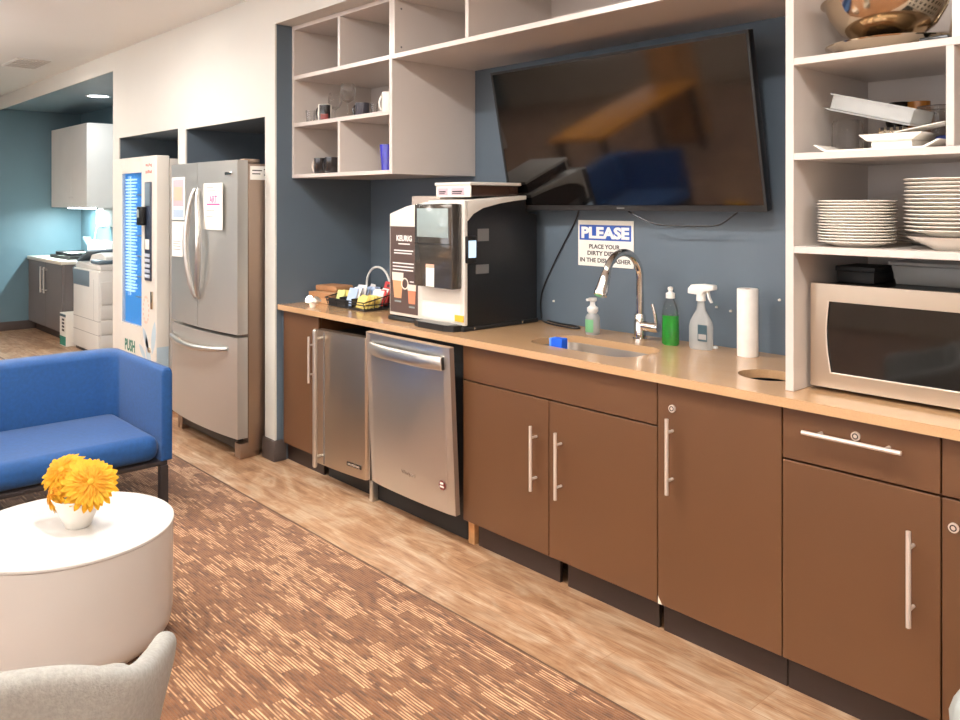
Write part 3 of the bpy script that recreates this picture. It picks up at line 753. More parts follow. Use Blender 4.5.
cord('power_cord', [(-2.70,.56,.882),(-2.64,.53,.880),(-2.56,.51,.880),(-2.47,.50,.880),(-2.44,.525,.880),(-2.50,.555,.880),(-2.60,.56,.880),(-2.69,.585,.882)], 'black power cord coiled on the worktop right of the coffee machine', .004)

# ------------------------------------------------------------------ sign
t = thing('sign', (-2.353,.598,1.155), 'white sign asking for dirty dishes with a blue PLEASE banner', 'sign')
B().box(-2.511, -2.196, .595, .599, 1.155, 1.362, .001, 1).done('board', 'paper', t)
bn = B().box(-2.501, -2.208, .5942, .5952, 1.272, 1.341).done('banner', 'sign_blue', t)
B().text('PLEASE', .272, .054, 'y', (-2.354,.5939,1.306), bold=.05).done('banner_lettering', 'text_white', bn)
b = B().text('PLACE YOUR', .175, .020, 'y', (-2.357,.5947,1.244), bold=.03).text('DIRTY DISHES', .195, .020, 'y', (-2.357,.5947,1.214), bold=.03).text('IN THE DISHWASHER', .288, .020, 'y', (-2.354,.5947,1.182), bold=.03)
b.done('lettering', 'text_dark', t)
for px, z, lab in ((-2.665,.975,'tiny pale wall screw low on the wall beside the coffee machine'),(-1.792,1.028,'tiny white wall anchor right above the spray bottle'),(-1.73,1.018,'tiny white wall anchor beside the paper towel roll'),(-1.527,1.079,'tiny pale wall screw near the white shelf tower')):
    tag(B().cyl((px,.599,z),(px,.592,z),.0055,.004,n=12).done('wall_screw', 'ceramic_white'), lab, 'screw')

# ------------------------------------------------------------------ sink-side bottles
t = thing('soap_dispenser', (-2.307,.455,.875), 'clear pump bottle of foam soap with green label left of the faucet', 'soap')
x, y, z = -2.307, .455, .8752
B().lathe([(0,0),(.028,0),(.031,.004),(.031,.074),(.024,.086),(.014,.092),(0,.092)], (x,y,z), 28).done('bottle', 'frosted_plastic', t)
B().lathe([(.0313,.012),(.0316,.012),(.0316,.066),(.0313,.066)], (x,y,z), 28, None, 2.4, -3.2).done('label', 'label_green', t)
B().lathe([(0,.090),(.016,.090),(.024,.100),(.024,.114),(.014,.122),(.011,.128),(.011,.140),(.018,.145),(.018,.156),(0,.156)], (x,y,z), 24).box(x-.007,x+.007,y-.038,y,z+.145,z+.156,.003).done('pump', 'white_plastic', t)
x, y, z = -1.926, .478, .8752
t = thing('dish_soap', (x,y,z), 'bottle of bright green dish soap with a white cap', 'dish soap')
E_ = Matrix.Diagonal((1,.7,1,1))
B().lathe([(0,0),(.032,0),(.037,.006),(.036,.05),(.0345,.118),(0,.118)], (x,y,z), 28, E_).done('liquid', 'green_soap', t)
B().lathe([(.0372,.005),(.0375,.05),(.036,.118),(.033,.14),(.026,.165),(.015,.182),(.013,.19)], (x,y,z), 28, E_).done('bottle', 'clear_plastic', t)
B().lathe([(0,.186),(.018,.186),(.018,.206),(.010,.210),(.007,.214),(.011,.222),(.010,.230),(0,.233)], (x,y,z), 20).done('cap', 'white_plastic', t)
x, y, z = -1.795, .492, .8752
t = thing('spray_bottle', (x,y,z), 'clear spray bottle with white trigger beside the green soap', 'spray bottle')
E_ = Matrix.Diagonal((1,.62,1,1))
B().lathe([(0,0),(.046,0),(.050,.006),(.050,.085),(.046,.105),(.032,.13),(.019,.15),(.015,.178),(.015,.19)], (x,y,z), 32, E_).done('bottle', 'frosted_plastic', t)
B().box(x+.006, x+.047, y-.0335, y-.0315, z+.035, z+.098, .001, 1).done('label', 'label_teal', t)
B().box(x+.010, x+.044, y-.0345, y-.0336, z+.042, z+.062).done('label_print', 'text_grey', t)
B().cyl((x,y,z+.186),(x,y,z+.215),.0185,.017,n=20).done('collar', 'white_plastic', t)
B().prism([(-.052,.212),(-.050,.232),(-.036,.247),(.010,.252),(.062,.250),(.064,.232),(.046,.228),(.018,.222),(.014,.210),(-.020,.210)], 'y', -.016, .016, .004).xf(Matrix.Translation((x,y,z))).done('trigger_head', 'white_plastic', t)
B().prism([(.026,.226),(.034,.226),(.040,.20),(.050,.182),(.045,.180),(.034,.196)], 'y', -.007, .007, .002).xf(Matrix.Translation((x,y,z))).done('trigger', 'white_plastic', t)
x, y, z = -1.597, .492, .8752
t = thing('paper_towel_roll', (x,y,z), 'tall white paper towel roll standing against the blue wall', 'paper towel')
B().lathe([(.010,0),(.0375,0),(.038,.002),(.038,.246),(.037,.248),(.010,.248)], (x,y,z), 40).done('roll', 'paper_towel', t)
B().lathe([(.009,.001),(.0099,.001),(.0099,.2478),(.009,.2478),(.009,.001)], (x,y,z), 20).done('core', 'cardboard', t)
tag(B().lathe([(0,0),(.011,0),(.012,.004),(.009,.007),(0,.007)], (-1.763,.54,.8752), 20).done('bottle_cap', 'white_plastic'), 'small white cap lying by the wall near the paper towel roll', 'cap')

# ------------------------------------------------------------------ coffee condiments
t = thing('wire_basket', (-3.75,.26,.875), 'black wire condiment basket left of the coffee machine', 'basket')
bx0, bx1, by0, by1, bz = -3.93, -3.575, .145, .375, .8765
b = B(); w = .003
for z, g in ((bz+.003,0),(bz+.03,.006),(bz+.062,.012)):
    zf = z if z < bz+.05 else bz+.045
    b.tube([(bx0-g,by0-g,zf),(bx1+g,by0-g,zf),(bx1+g,by1+g,z+ (.03 if z > bz+.05 else 0)),(bx0-g,by1+g,z+(.03 if z > bz+.05 else 0))], w, 8, True)
for i in range(5):
    x = bx0+(bx1-bx0)*i/4
    b.tube([(x,by0-.012,bz+.045),(x,by0,bz+.003),(x,by1,bz+.003),(x,by1+.012,bz+.092)], w*.8, 8)
for i in range(1,4):
    y = by0+(by1-by0)*i/4
    b.tube([(bx0-.012,y,bz+.05+.012*i),(bx0,y,bz+.003),(bx1,y,bz+.003),(bx1+.012,y,bz+.05+.012*i)], w*.8, 8)
b.done('wire_frame', 'black_matte', t)
B().box(bx0+.003, bx1-.003, by0+.003, by1-.003, bz+.004, bz+.008).done('floor_panel', 'black_matte', t)
b = B()
b.box(bx0+.005, bx0+.20, by0, by0+.003, bz+.008, bz+.042)
for x in (bx0+.11, bx0+.225): b.box(x-.0015, x+.0015, by0+.004, by1-.004, bz+.008, bz+.055)
b.done('divider', 'black_matte', t)
random.seed(11)
def packet(x, y, z, w_, h_, mat, rx, rz, lab, grp):
    b = B().box(-w_/2, w_/2, -.0022, .0022, 0, h_, .002, 1)
    b.xf(Matrix.Translation((x,y,z)) @ Matrix.Rotation(rz,4,'Z') @ Matrix.Rotation(rx,4,'X'))
    return tag(b.done('sweetener_packet', mat, origin=(x,y,z)), lab, 'packet', grp)
def bunch(x0, x1, y0, y1, n, w_, h_, mats, lab, grp, dz=0):
    for i in range(n):
        u = (i+.5)/n
        packet(x0+(x1-x0)*(.5+.42*math.sin(i*2.4)), y0+(y1-y0)*u, bz+.009+dz*u, w_*1.15, h_*1.3*(.9+.2*random.random()), mats[i % len(mats)], -.5+.25*random.random(), .5*(random.random()-.5), lab, grp)
bunch(-3.895,-3.865,.17,.34,9,.05,.062,['packet_green','packet_yellow','packet_green'], 'pale green sweetener packet in the left slot of the wire basket', 'green packets in the basket')
bunch(-3.79,-3.755,.17,.34,9,.06,.078,['packet_blue','packet_white'], 'pale blue or white packet in the middle slot of the wire basket', 'blue and white packets in the basket')
bunch(-3.655,-3.62,.155,.235,9,.075,.052,['packet_yellow'], 'yellow sweetener packet in the front right slot of the wire basket', 'yellow packets in the basket')
bunch(-3.665,-3.625,.25,.30,5,.07,.066,['packet_white','packet_red'], 'red or white packet behind the yellow ones in the wire basket', 'red and white packets in the basket', .02)
bunch(-3.675,-3.64,.315,.355,4,.08,.084,['packet_red','packet_dark'], 'dark red tea packet standing at the back of the wire basket', 'tea packets in the basket', .02)
# brown boxes behind
t = thing('brown_box', (-4.058,.25,.875), 'low brown cardboard box lying open behind the creamer cups', 'box')
Mb = Matrix.Translation((-4.058,.25,.8755)) @ Matrix.Rotation(.10,4,'Z')
B().box(-.098,.098,-.085,.085,0,.062,.004,1).xf(Mb).done('box_body', 'kraft', t)
B().box(-.102,.085,-.04,.09,.0625,.095,.006,1).xf(Mb).done('folded_lid', 'cardboard', t)
B().box(-.098,.098,-.088,-.0852,.03,.062).xf(Mb).done('front_flap', 'cardboard', t)
for i, (x, y, z, rx, ry, lab) in enumerate(((-4.005,.085,.8945,.9,.3,'cream coffee creamer tub tipped over, leftmost by the brown box'),(-3.955,.078,.8945,-.4,.5,'cream coffee creamer tub in the middle of three by the brown box'),(-3.925,.045,.8755,0,0,'cream coffee creamer tub upright at the worktop front'))):
    t = thing('creamer_tub', (x,y,z), lab, 'creamer', 'creamer tubs by the brown box')
    Mx = Matrix.Translation((x,y,z)) @ Matrix.Rotation(rx,4,'X') @ Matrix.Rotation(ry,4,'Y')
    B().lathe([(0,0),(.015,0),(.020,.026),(0,.026)], (0,0,0), 20).xf(Mx).done('tub', 'cream_cup', t)
    B().lathe([(0,.0262),(.023,.0262),(.023,.0275),(0,.0275)], (0,0,0), 20).box(.018,.030,-.006,.006,.0262,.0275).xf(Mx).done('foil_lid', 'handle_metal', t)
tag(B().tube([(-3.95,.42,.8765),(-3.955,.42,.93)]+arc_pts(lambda a: (-3.845+.112*math.cos(a), .42, .975+.103*math.sin(a)), PI, .35, 16)+[(-3.72,.42,.955),(-3.705,.42,.90),(-3.70,.42,.8765)], .0065, 10).done('water_line', 'white_plastic'), 'white plastic water tube arching up behind the condiment basket', 'tube')
def at(px, py, y):
    """point where the sight line through a photo pixel meets the plane at depth y"""
    Fx, Fy, Rx, Ry = -math.sin(YAW), math.cos(YAW), math.cos(YAW), math.sin(YAW)
    u = (px-480)/FPX; v = -(py-HORIZON)/FPX
    dx, dy = Fx+u*Rx, Fy+u*Ry; k = (y+CAM_D)/dy
    return Vector((k*dx, y, CAM_H+k*v))
# ------------------------------------------------------------------ white shelving
SY, SB, ST = .060, .598, 2.4355
def board(name, p, x0, x1, z0, z1, y0=SY, y1=SB-.012, mat='white_laminate'): return B().box(x0, x1, y0, y1, z0, z1, .0012, 1).done(name, mat, p)
t = thing('wall_shelf', (-3.70,.33,1.58), 'white open cubby shelf unit with mugs, high in the left alcove corner', 'shelf')
L0, L1 = -4.1735, -3.222
board('side_panel', t, L0, L0+.022, 1.58, ST); board('side_panel', t, L1-.023, L1, 1.58, ST)
for z0, z1 in ((1.58,1.60),(1.866,1.888),(2.132,2.155),(2.413,ST)): board('shelf', t, L0+.022, L1-.023, z0, z1)
board('divider', t, -3.700, -3.679, 1.60, 1.866); board('divider', t, -3.700, -3.679, 2.155, 2.413)
B().box(L0, L1, SB-.012, SB, 1.58, ST).done('back_panel', 'white_laminate', t)
t = thing('bridge_shelf', (-2.22,.33,2.13), 'long white open shelf bridging above the television', 'shelf')
board('side_panel', t, L1+.001, L1+.021, 2.155, ST); board('side_panel', t, -1.246, -1.2265, 2.155, ST)
board('shelf', t, L1+.001, -1.2265, 2.132, 2.155, y1=SB); board('shelf', t, L1+.021, -1.246, 2.413, ST)
board('divider', t, -2.690, -2.668, 2.155, 2.413); board('divider', t, -1.797, -1.775, 2.155, 2.413)
B().box(L1+.001, -1.2265, SB-.012, SB, 2.155, ST).done('back_panel', 'white_laminate', t)
b = B()
for z in (2.19, 2.375): b.cyl((L1+.0212,.10,z),(L1+.0225,.10,z),.005,n=10).cyl((-2.6905,.10,z),(-2.6917,.10,z),.005,n=10)
b.done('screw', 'grey_plastic', t)
t = thing('tower_shelf', (-.78,.33,.875), 'tall white open shelf tower standing on the worktop at the right', 'shelf')
board('side_panel', t, -1.225, -1.199, .8755, ST); board('side_panel', t, -.36, -.335, .8755, ST)
for z0, z1 in ((1.29,1.311),(1.568,1.589),(1.852,1.873),(2.413,ST)): board('shelf', t, -1.199, -.36, z0, z1)
board('divider', t, -.781, -.761, 1.589, 1.852)
B().box(-1.225, -.335, SB-.012, SB, .8755, ST).done('back_panel', 'white_laminate', t)

# ------------------------------------------------------------------ cups and glasses
def mug(x, y, z, r, h, mat, ang, label, handle=None, group=None, flare=1.0):
    t = thing('mug', (x,y,z), label, 'mug', group)
    ro = r*flare
    B().lathe([(0,.0),(r*.9,.0),(r,.006),(ro,h),(ro-.004,h),(r-.005,.008),(0,.008)], (x,y,z), 28).done('cup', mat, t)
    ca, sa = math.cos(ang), math.sin(ang)
    pts = []
    for i in range(13):
        a = -1.25+2.5*i/12
        d = r-.004+.030*max(0,math.cos(a))**.7; pts.append((x+ca*d, y+sa*d, z+h*.5+h*.36*math.sin(a)/.95))
    B().tube(pts, .0055, 8).done('handle', handle or mat, t)
    return t
zs = 1.8885
LEFT = PI+.25
p = at(310.5,121,.115); t = thing('glass', (p.x,.115,zs), 'small clear glass at the far left of the middle cubby shelf', 'glass')
B().lathe([(0,0),(.022,0),(.027,.07),(.025,.07),(.0205,.006),(0,.006)], (p.x,.115,zs), 24).done('bowl', 'glass', t)
p = at(325,120,.12); t = mug(p.x,.12,zs,.039,.088,'ceramic_white',LEFT,'white mug with black handle and dark red picture on the middle cubby shelf','ceramic_black')
B().lathe([(.0392,.004),(.0396,.006),(.0396,.086),(.0392,.086)], (p.x,.12,zs), 24, None, 1.7, -1.45).done('picture_wrap', 'ceramic_black', t)
B().lathe([(.0397,.006),(.0400,.008),(.0400,.034),(.0397,.036)], (p.x,.12,zs), 16, None, 1.1, -1.2).done('red_picture', 'mug_red', t)
def wine(px, y, k, label):
    p = at(px,115,y); t = thing('wine_glass', (p.x,y,zs), label, 'wine glass')
    B().lathe([(0,0),(.034*k,0),(.034*k,.002),(.006,.006)], (p.x,y,zs), 28).done('foot', 'glass', t)
    B().lathe([(.006,.006),(.004,.02),(.004,.07*k),(.007,.082*k)], (p.x,y,zs), 16).done('stem', 'glass', t)
    B().lathe([(.007,.082*k),(.030*k,.098*k),(.042*k,.125*k),(.041*k,.15*k),(.034*k,.182*k),(.032*k,.182*k),(.039*k,.15*k),(.040*k,.125*k),(.028*k,.10*k),(0,.086*k)], (p.x,y,zs), 32).done('bowl', 'glass', t)
wine(348,.13,1.0,'taller clear wine glass standing nearest the middle of the cubby shelf'); wine(335,.24,.95,'clear wine glass behind the mug with the black handle')
p = at(362.5,116,.12); mug(p.x,.12,zs,.037,.066,'mug_slate',LEFT,'squat slate grey mug with black handle on the middle cubby shelf','ceramic_black')
p = at(374,115,.12); t = thing('glass', (p.x,.12,zs), 'small clear shot glass between the slate mug and the white mug', 'glass')
B().lathe([(0,0),(.016,0),(.020,.055),(.018,.055),(.0145,.008),(0,.008)], (p.x,.12,zs), 20).done('bowl', 'glass', t)
mug(-3.325,.125,zs,.043,.098,'ceramic_white',LEFT,'tall white mug against the right side of the middle cubby shelf')
zl = 1.6005
for px, y, lab in ((321,.115,'black mug nearest the left side of the lower left cubby'),(332,.12,'black mug against the divider in the lower left cubby'),(324,.24,'black mug standing behind the others in the lower left cubby')):
    p = at(px,171,y); mug(p.x,y,zl,.037,.086,'ceramic_black',LEFT,lab,'handle_highlight' if y < .118 else None,'black mugs in the lower left cubby',1.05)  # pale handle: the highlight on black glaze is put into its colour
t = thing('tumbler', (-3.31,.12,zl), 'blue plastic tumbler in the lower right cubby', 'cup')
B().lathe([(0,0),(.034,0),(.043,.128),(.041,.128),(.032,.006),(0,.006)], (-3.335,.12,zl), 28).done('cup', 'cup_blue', t)

# ------------------------------------------------------------------ tower contents
def plate(x, y, z, r, label, group):
    pr = [(0,.002),(r*.52,.002),(r*.56,.0),(r*.60,.001),(r*.66,.006),(r*.97,.0135),(r,.0155),(r*.985,.0175),(r*.66,.0105),(r*.58,.0055),(0,.0055)]
    o = B().lathe(pr, (x,y,z), 44).done('plate', 'ceramic_white', origin=(x,y,z)); return tag(o, label, 'plate', group)
ORD = ['bottom','second','third','fourth','fifth','sixth','seventh','eighth','ninth','tenth','eleventh','twelfth','thirteenth','fourteenth','fifteenth','sixteenth']
def stack(x, y, z, r, n, dz, where, group, jit=.002, first=None):
    p0 = None
    for i in range(n):
        lab = f'white dinner plate, top one of the {where}' if i == n-1 else (f'white dinner plate, bottom one of the {where}' if i == 0 else f'white dinner plate, {ORD[i]} from the bottom of the {where}')
        px, py = x+jit*math.sin(i*1.9), y+jit*math.cos(i*2.7)
        if p0 is None: p0 = plate(px, py, z, r, lab, group)
        else:
            c = p0.copy(); COL.objects.link(c); c.location = (px, py, z+i*dz); c['label'] = lab
zt = 1.3115
stack(-1.064,.180,zt,.109,15,.0085,'left plate stack','plates in the left stack')
stack(-.795,.195,zt+.038,.133,14,.0108,'right plate stack','plates in the right stack',.003)
tag(B().lathe([(0,0),(.062,0),(.066,.004),(.12,.030),(.128,.0365),(.124,.0365),(.06,.008),(0,.006)], (-.795,.195,zt), 44).done('serving_bowl', 'ceramic_white'), 'white shallow bowl under the right plate stack', 'bowl')
stack(-.93,.43,zt,.11,5,.0095,'low plate stack at the back','plates at the back of the shelf')
# steel punch bowl on a tray
zz = 1.8735
t = thing('serving_tray', (-.99,.25,zz), 'round shiny steel tray under the steel bowl on the top tower shelf', 'tray')
B().lathe([(0,.004),(.11,.004),(.115,.0),(.125,.0),(.165,.024),(.182,.030),(.184,.034),(.165,.029),(.12,.008),(0,.009)], (-.99,.25,zz), 56).done('dish', 'bowl_steel', t)
t = thing('steel_bowl', (-.99,.25,zz+.03), 'large polished steel bowl on the top tower shelf', 'bowl')
Mt2 = Matrix.Translation((-1.0,.25,zz+.0435)) @ Matrix.Rotation(-.05,4,'Y')
B().lathe([(0,.0),(.06,.0),(.085,.008),(.130,.04),(.158,.085),(.172,.125),(.182,.128),(.182,.131),(.169,.130),(.154,.086),(.126,.043),(.09,.012),(0,.004)], (0,0,0), 56).xf(Mt2).done('bowl', 'bowl_steel', t)
t = thing('steel_pitcher', (-.845,.40,zz), 'dark steel pitcher standing behind the steel bowl', 'pitcher')
B().lathe([(0,0),(.05,0),(.056,.01),(.062,.08),(.05,.15),(.044,.19),(.052,.21),(.049,.21),(.041,.19),(.046,.15),(0,.02)], (-.845,.47,zz), 36).done('body', 'bowl_steel', t)
tag(B().box(-.862,-.788,.10,.16,zz,zz+.016,.004).done('trivet', 'black_plastic'), 'small black trivet tucked beside the steel tray', 'trivet')
t = thing('perforated_bin', (-.70,.2,zz), 'white perforated bin at the right end of the top tower shelf', 'bin')
B().box(-.776,-.62,.085,.40,zz,zz+.26,.006).done('shell', 'white_plastic', t)
b = B()
for i in range(7):
    for j in range(8): b.box(-.7772,-.7758,.10+j*.036,.115+j*.036,zz+.02+i*.034,zz+.038+i*.034)
b.done('perforation', 'text_dark', t)
# middle shelf clutter
zm = 1.5895
tag(B().prism([(-1.115,zm),(-.84,zm),(-.80,zm+.022),(-.81,zm+.022),(-.845,zm+.005),(-1.11,zm+.005),(-1.140,zm+.022),(-1.15,zm+.022)],'y',.08,.40,.001).done('serving_platter','ceramic_white'), 'wide white platter underneath the clutter on the middle tower shelf', 'platter')
z1 = zm+.0055
tag(B().prism([(-1.01,z1+.022),(-.885,z1+.022),(-.86,z1+.042),(-1.035,z1+.042)],'y',.12,.27,.002).box(-1.00,-.89,.13,.26,z1,z1+.022).done('white_dish','ceramic_white'), 'small white rectangular dish on the wide platter', 'dish')
t = thing('glass_jar', (-1.11,.27,z1), 'clear glass jar at the left on the wide platter', 'jar')
B().lathe([(0,0),(.040,0),(.046,.008),(.046,.085),(.040,.098),(.037,.098),(.042,.085),(.042,.010),(0,.006)], (-1.118,.24,z1), 32).done('body','glass',t)
t = thing('grater', (-1.02,.33,z1), 'steel box grater behind the white dish on the platter', 'grater')
B().prism([(-.045,0),(.045,0),(.036,.075),(-.036,.075)],'y',-.03,.03,.002).xf(Matrix.Translation((-1.015,.335,z1))).done('body','bowl_steel',t)
b = B()
for i in range(4):
    for j in range(4): b.box(-1.045+i*.018,-1.036+i*.018,.3035,.3055,z1+.015+j*.017,z1+.024+j*.017)
b.done('perforation','text_dark',t)
Mt3 = Matrix.Translation((-1.018,.225,zm+.098)) @ Matrix.Rotation(.27,4,'Y')
t = thing('plastic_box', (-1.02,.225,zm+.10), 'frosted plastic food box lying tilted on top of the pile', 'container')
B().box(-.118,.118,-.075,.075,.006,.009).box(-.118,.118,-.075,-.072,.006,.050).box(-.118,.118,.072,.075,.006,.050).box(-.118,-.115,-.075,.075,.006,.050).box(.115,.118,-.075,.075,.006,.050).box(-.124,.124,-.081,-.075,.046,.050).box(-.124,.124,.075,.081,.046,.050).xf(Mt3).done('body','frosted_plastic',t)
B().prism([(-.118,0),(.118,0),(.128,.005),(-.135,.005)],'y',-.085,.085).xf(Mt3).done('lid','frosted_plastic',t)
p = at(896,104,.43); tag(B().lathe([(0,0),(.038,0),(.045,.02),(.045,.07),(.036,.085),(0,.088)], (p.x,.47,zm+.085), 28).lathe([(0,0),(.04,0),(.04,.085),(0,.085)], (p.x,.47,zm), 24).done('dark_pot','black_gloss'), 'dark glossy pot at the back of the middle tower shelf', 'pot')
p = at(914,104,.40); tag(B().lathe([(0,0),(.03,0),(.032,.165),(.029,.165),(.027,.006),(0,.006)], (p.x,.44,zm), 24).done('amber_tumbler','amber'), 'amber tumbler next to the dark pot', 'cup')
t = thing('clear_tub', (-.893,.34,z1), 'clear plastic tub at the right end of the middle shelf pile', 'container')
B().lathe([(0,0),(.045,0),(.054,.125),(.057,.127),(.057,.130),(.052,.128),(.042,.004),(0,.004)], (-.893,.34,z1), 32).done('body','clear_plastic',t)
tag(B().box(-.075,.055,-.04,.05,-.001,.001).box(-.05,.06,-.035,.04,.001,.0018).xf(Matrix.Translation((-.865,.17,zm+.062)) @ Matrix.Rotation(-.16,4,'Y')).done('paper_sheet','paper'), 'loose cream paper on the small white dish', 'paper')
tag(B().box(-.86,-.795,.20,.26,z1+.001,z1+.035,.012).done('blue_packet','blue_wrap'), 'dark blue packet at the right edge of the platter', 'packet')
# microwave
t = thing('microwave', (-.88,.32,.875), 'stainless microwave with dark glass door on the worktop', 'microwave')
MX0, MX1, MY = -1.183, -.60, .135
B().box(MX0+.006, MX1-.006, MY+.032, .53, .890, 1.192, .006).done('body', 'black_plastic', t)
wx = []
for i in range(9): u = i/8; wx.append((-1.128-.010*math.sin(PI*u)+.006*(1-u), .933+.213*u))
outer = [(MX0,.888),(-.70,.888),(-.70,1.198),(MX0,1.198)]
def flat_ring(name, outer, inner, y0, y1, mat, par):
    b = B().plate_holes(outer, [inner], y0, y1)
    b.xf(Matrix(((1,0,0,0),(0,0,1,0),(0,1,0,0),(0,0,0,1))))
    bmesh.ops.recalc_face_normals(b.bm, faces=b.bm.faces)
    return b.done(name, mat, par)
inner = wx + [(-.745,1.146),(-.735,.933)]
d = flat_ring('door', outer, inner, MY, MY+.03, 'stainless_warm', t)
B().box(-1.142, -.73, MY+.006, MY+.016, .93, 1.15).done('window', 'black_gloss', d)
b = B(); 
b.tube([(x, MY+.001, z) for x, z in wx] , .0022, 6).tube([(wx[0][0],MY+.001,.933),(-.735,MY+.001,.933)], .0022, 6)
b.done('window_trim', 'handle_metal', d)
p_ = B().box(-.699, MX1, MY, MY+.03, .888, 1.198, .003).done('control_panel', 'black_gloss', t)
B().box(-.715, -.70, MY-.045, MY-.03, .92, 1.17, .004).box(-.715,-.70,MY-.03,MY,.93,.95).box(-.715,-.70,MY-.03,MY,1.14,1.16).done('handle', 'stainless', d)
for x in (MX0+.05, MX1-.05):
    for y in (.19, .48): B().cyl((x,y,.8755),(x,y,.891),.014,n=14).done('foot','black_plastic',t)
t = thing('black_box', (-1.10,.33,1.193), 'flat black box lying on top of the microwave', 'box')
B().box(-1.165,-1.05,.27,.42,1.193,1.228,.003).done('tray','black_matte',t); B().box(-1.168,-1.047,.267,.423,1.228,1.244,.003).done('lid','black_matte',t)
t = thing('storage_tub', (-.90,.36,1.193), 'frosted plastic tub lying on top of the microwave', 'container')
B().prism([(-1.01,1.193),(-.79,1.193),(-.775,1.25),(-1.025,1.25)],'y',.33,.52,.004).done('body','frosted_plastic',t); B().box(-1.032,-.768,.323,.527,1.2505,1.262,.003).done('lid','frosted_plastic',t)
# ------------------------------------------------------------------ copy room
t = thing('base_cabinet', (-9.75,.53,0), 'taupe two-door base cabinet with cream top in the copy room corner', 'cabinet')
B().box(-10.48, -9.205, .272, .815, .10, .80).done('carcass', 'cab_taupe', t)
B().box(-10.46, -9.23, .32, .80, 0, .099).done('toe_kick', 'toe_brown', t)
for x0, x1, hx in ((-10.48,-9.805,-9.86),(-9.801,-9.205,-9.74)):
    d = B().box(x0, x1, .25, .271, .10, .795, .002, 1).done('door', 'cab_taupe', t)
    B().cyl((hx,.215,.47),(hx,.215,.75),.010,n=10).cyl((hx,.215,.50),(hx,.25,.50),.007,n=8).cyl((hx,.215,.72),(hx,.25,.72),.007,n=8).done('handle','stainless',d)
B().box(-10.482, -9.19, .235, .817, .801, .838, .003).done('counter_top', 'counter_cream', t)
t = thing('wall_cabinet', (-9.75,.65,1.39), 'white wall cabinet hanging in the copy room corner', 'cabinet')
B().box(-10.48, -9.20, .512, .817, 1.39, 2.285).done('carcass', 'printer_white', t)
for x0, x1 in ((-10.48,-9.742),(-9.738,-9.20)): 
    d = B().box(x0, x1, .49, .511, 1.392, 2.283, .002, 1).done('door', 'printer_white', t)
    hx = -9.79 if x0 < -10 else -9.69
    B().cyl((hx,.488,1.50),(hx,.49,1.50),.012,n=12).done('knob','stainless',d)
l_ = B().box(-10.1, -9.25, .56, .60, 1.376, 1.3895, .002).done('under_light', 'cool_glow', t)
o = bpy.data.objects.new('lamp', lamp_data('lamp', 62, .9, (.74,.96,1.0), 'RECTANGLE', .05)); COL.objects.link(o); o.parent = t; o.location = (.08,-.07,-.018)
# trays on the counter
for i, (x0, x1, y0, z, lab) in enumerate(((-10.05,-9.35,.36,.8395,'dark flat paper tray, lower of two on the cream copy room counter'),(-9.98,-9.42,.40,.8745,'dark flat paper tray, upper of two on the cream copy room counter'))):
    t = thing('paper_tray', (-9.7,.5,z), lab, 'tray', 'paper trays in the copy room')
    B().box(x0, x1, y0, .70, z, z+.006).box(x0, x1, y0, y0+.006, z+.006, z+.028).box(x0, x0+.006, y0+.006, .70, z+.006, z+.032).box(x1-.006, x1, y0+.006, .70, z+.006, z+.032).done('tray', 'black_matte', t)
    B().box(x0+.03, x1-.03, y0+.02, .68, z+.0065, z+.016).done('paper_stack', 'paper', t)
# copier
t = thing('copier', (-8.45,.52,0), 'large white office copier beside the taupe cabinet', 'copier')
KX0, KX1, KY0, KY1 = -8.83, -8.08, .25, .79
bd = B().box(KX0, KX1, KY0, KY1, .03, .80, .012).done('body', 'printer_white', t)
B().box(KX0+.02, KX1-.02, KY0+.02, KY1-.02, 0, .03).done('plinth', 'black_plastic', t)
b = B()
for z in (.33, .20): b.box(KX0+.004, KX1+.0006, KY0-.0006, KY0+.02, z, z+.005)
b.box(KX0+.62, KX0+.624, KY0-.0006, KY0+.01, .33, .72)
b.done('panel_seam', 'text_grey', bd)
for z0, z1 in ((.06,.20),(.21,.34),(.35,.48),(.49,.70)):
    d = B().box(KX1, KX1+.012, KY0+.02, KY1-.02, z0, z1, .004).done('drawer', 'printer_white', t)
    B().box(KX1+.012, KX1+.016, KY0+.2, KY1-.2, z1-.03, z1-.012).done('handle', 'text_grey', d)
B().box(KX0+.01, KX1-.01, KY0+.02, KY1-.02, .80, .86, .01).done('scanner_bed', 'printer_white', t)
B().prism([(.02,.86),(.50,.86),(.50,.93),(.36,.965),(.10,.935)], 'y', KY0+.08, KY1-.05, .008).xf(Matrix.Translation((KX0+.2,0,0))).done('document_feeder', 'printer_white', t)
B().prism([(.0,.865),(.03,.855),(.36,.965),(.34,.982)], 'y', KY0+.04, KY0+.34, .003).xf(Matrix.Translation((KX0-.04,0,0))).done('feeder_tray', 'printer_grey', t)
B().prism([(-.10,.64),(.0,.66),(.0,.80),(-.02,.82),(-.13,.79)], 'y', KY0+.03, KY1-.08, .004).xf(Matrix.Translation((KX0,0,0))).done('side_tray', 'printer_grey', t)
B().box(KX0+.012, KX0+.50, KY0-.004, KY0+.02, .64, .79, .003).done('output_bay', 'printer_grey', t)
B().box(KX1-.25, KX1-.02, KY0+.01, KY0+.16, .865, .90, .008).done('control_panel', 'printer_grey', t)
t = thing('desktop_printer', (-9.6,.76,.84), 'small white desktop printer at the back of the cream copy room counter', 'printer')
B().box(-9.93, -9.32, .715, .815, .839, 1.02, .01).done('body', 'printer_white', t)
B().prism([(-10.12,1.035),(-9.93,.94),(-9.93,.965),(-10.10,1.055)], 'y', .72, .80, .002).done('paper_wing', 'printer_grey', t)
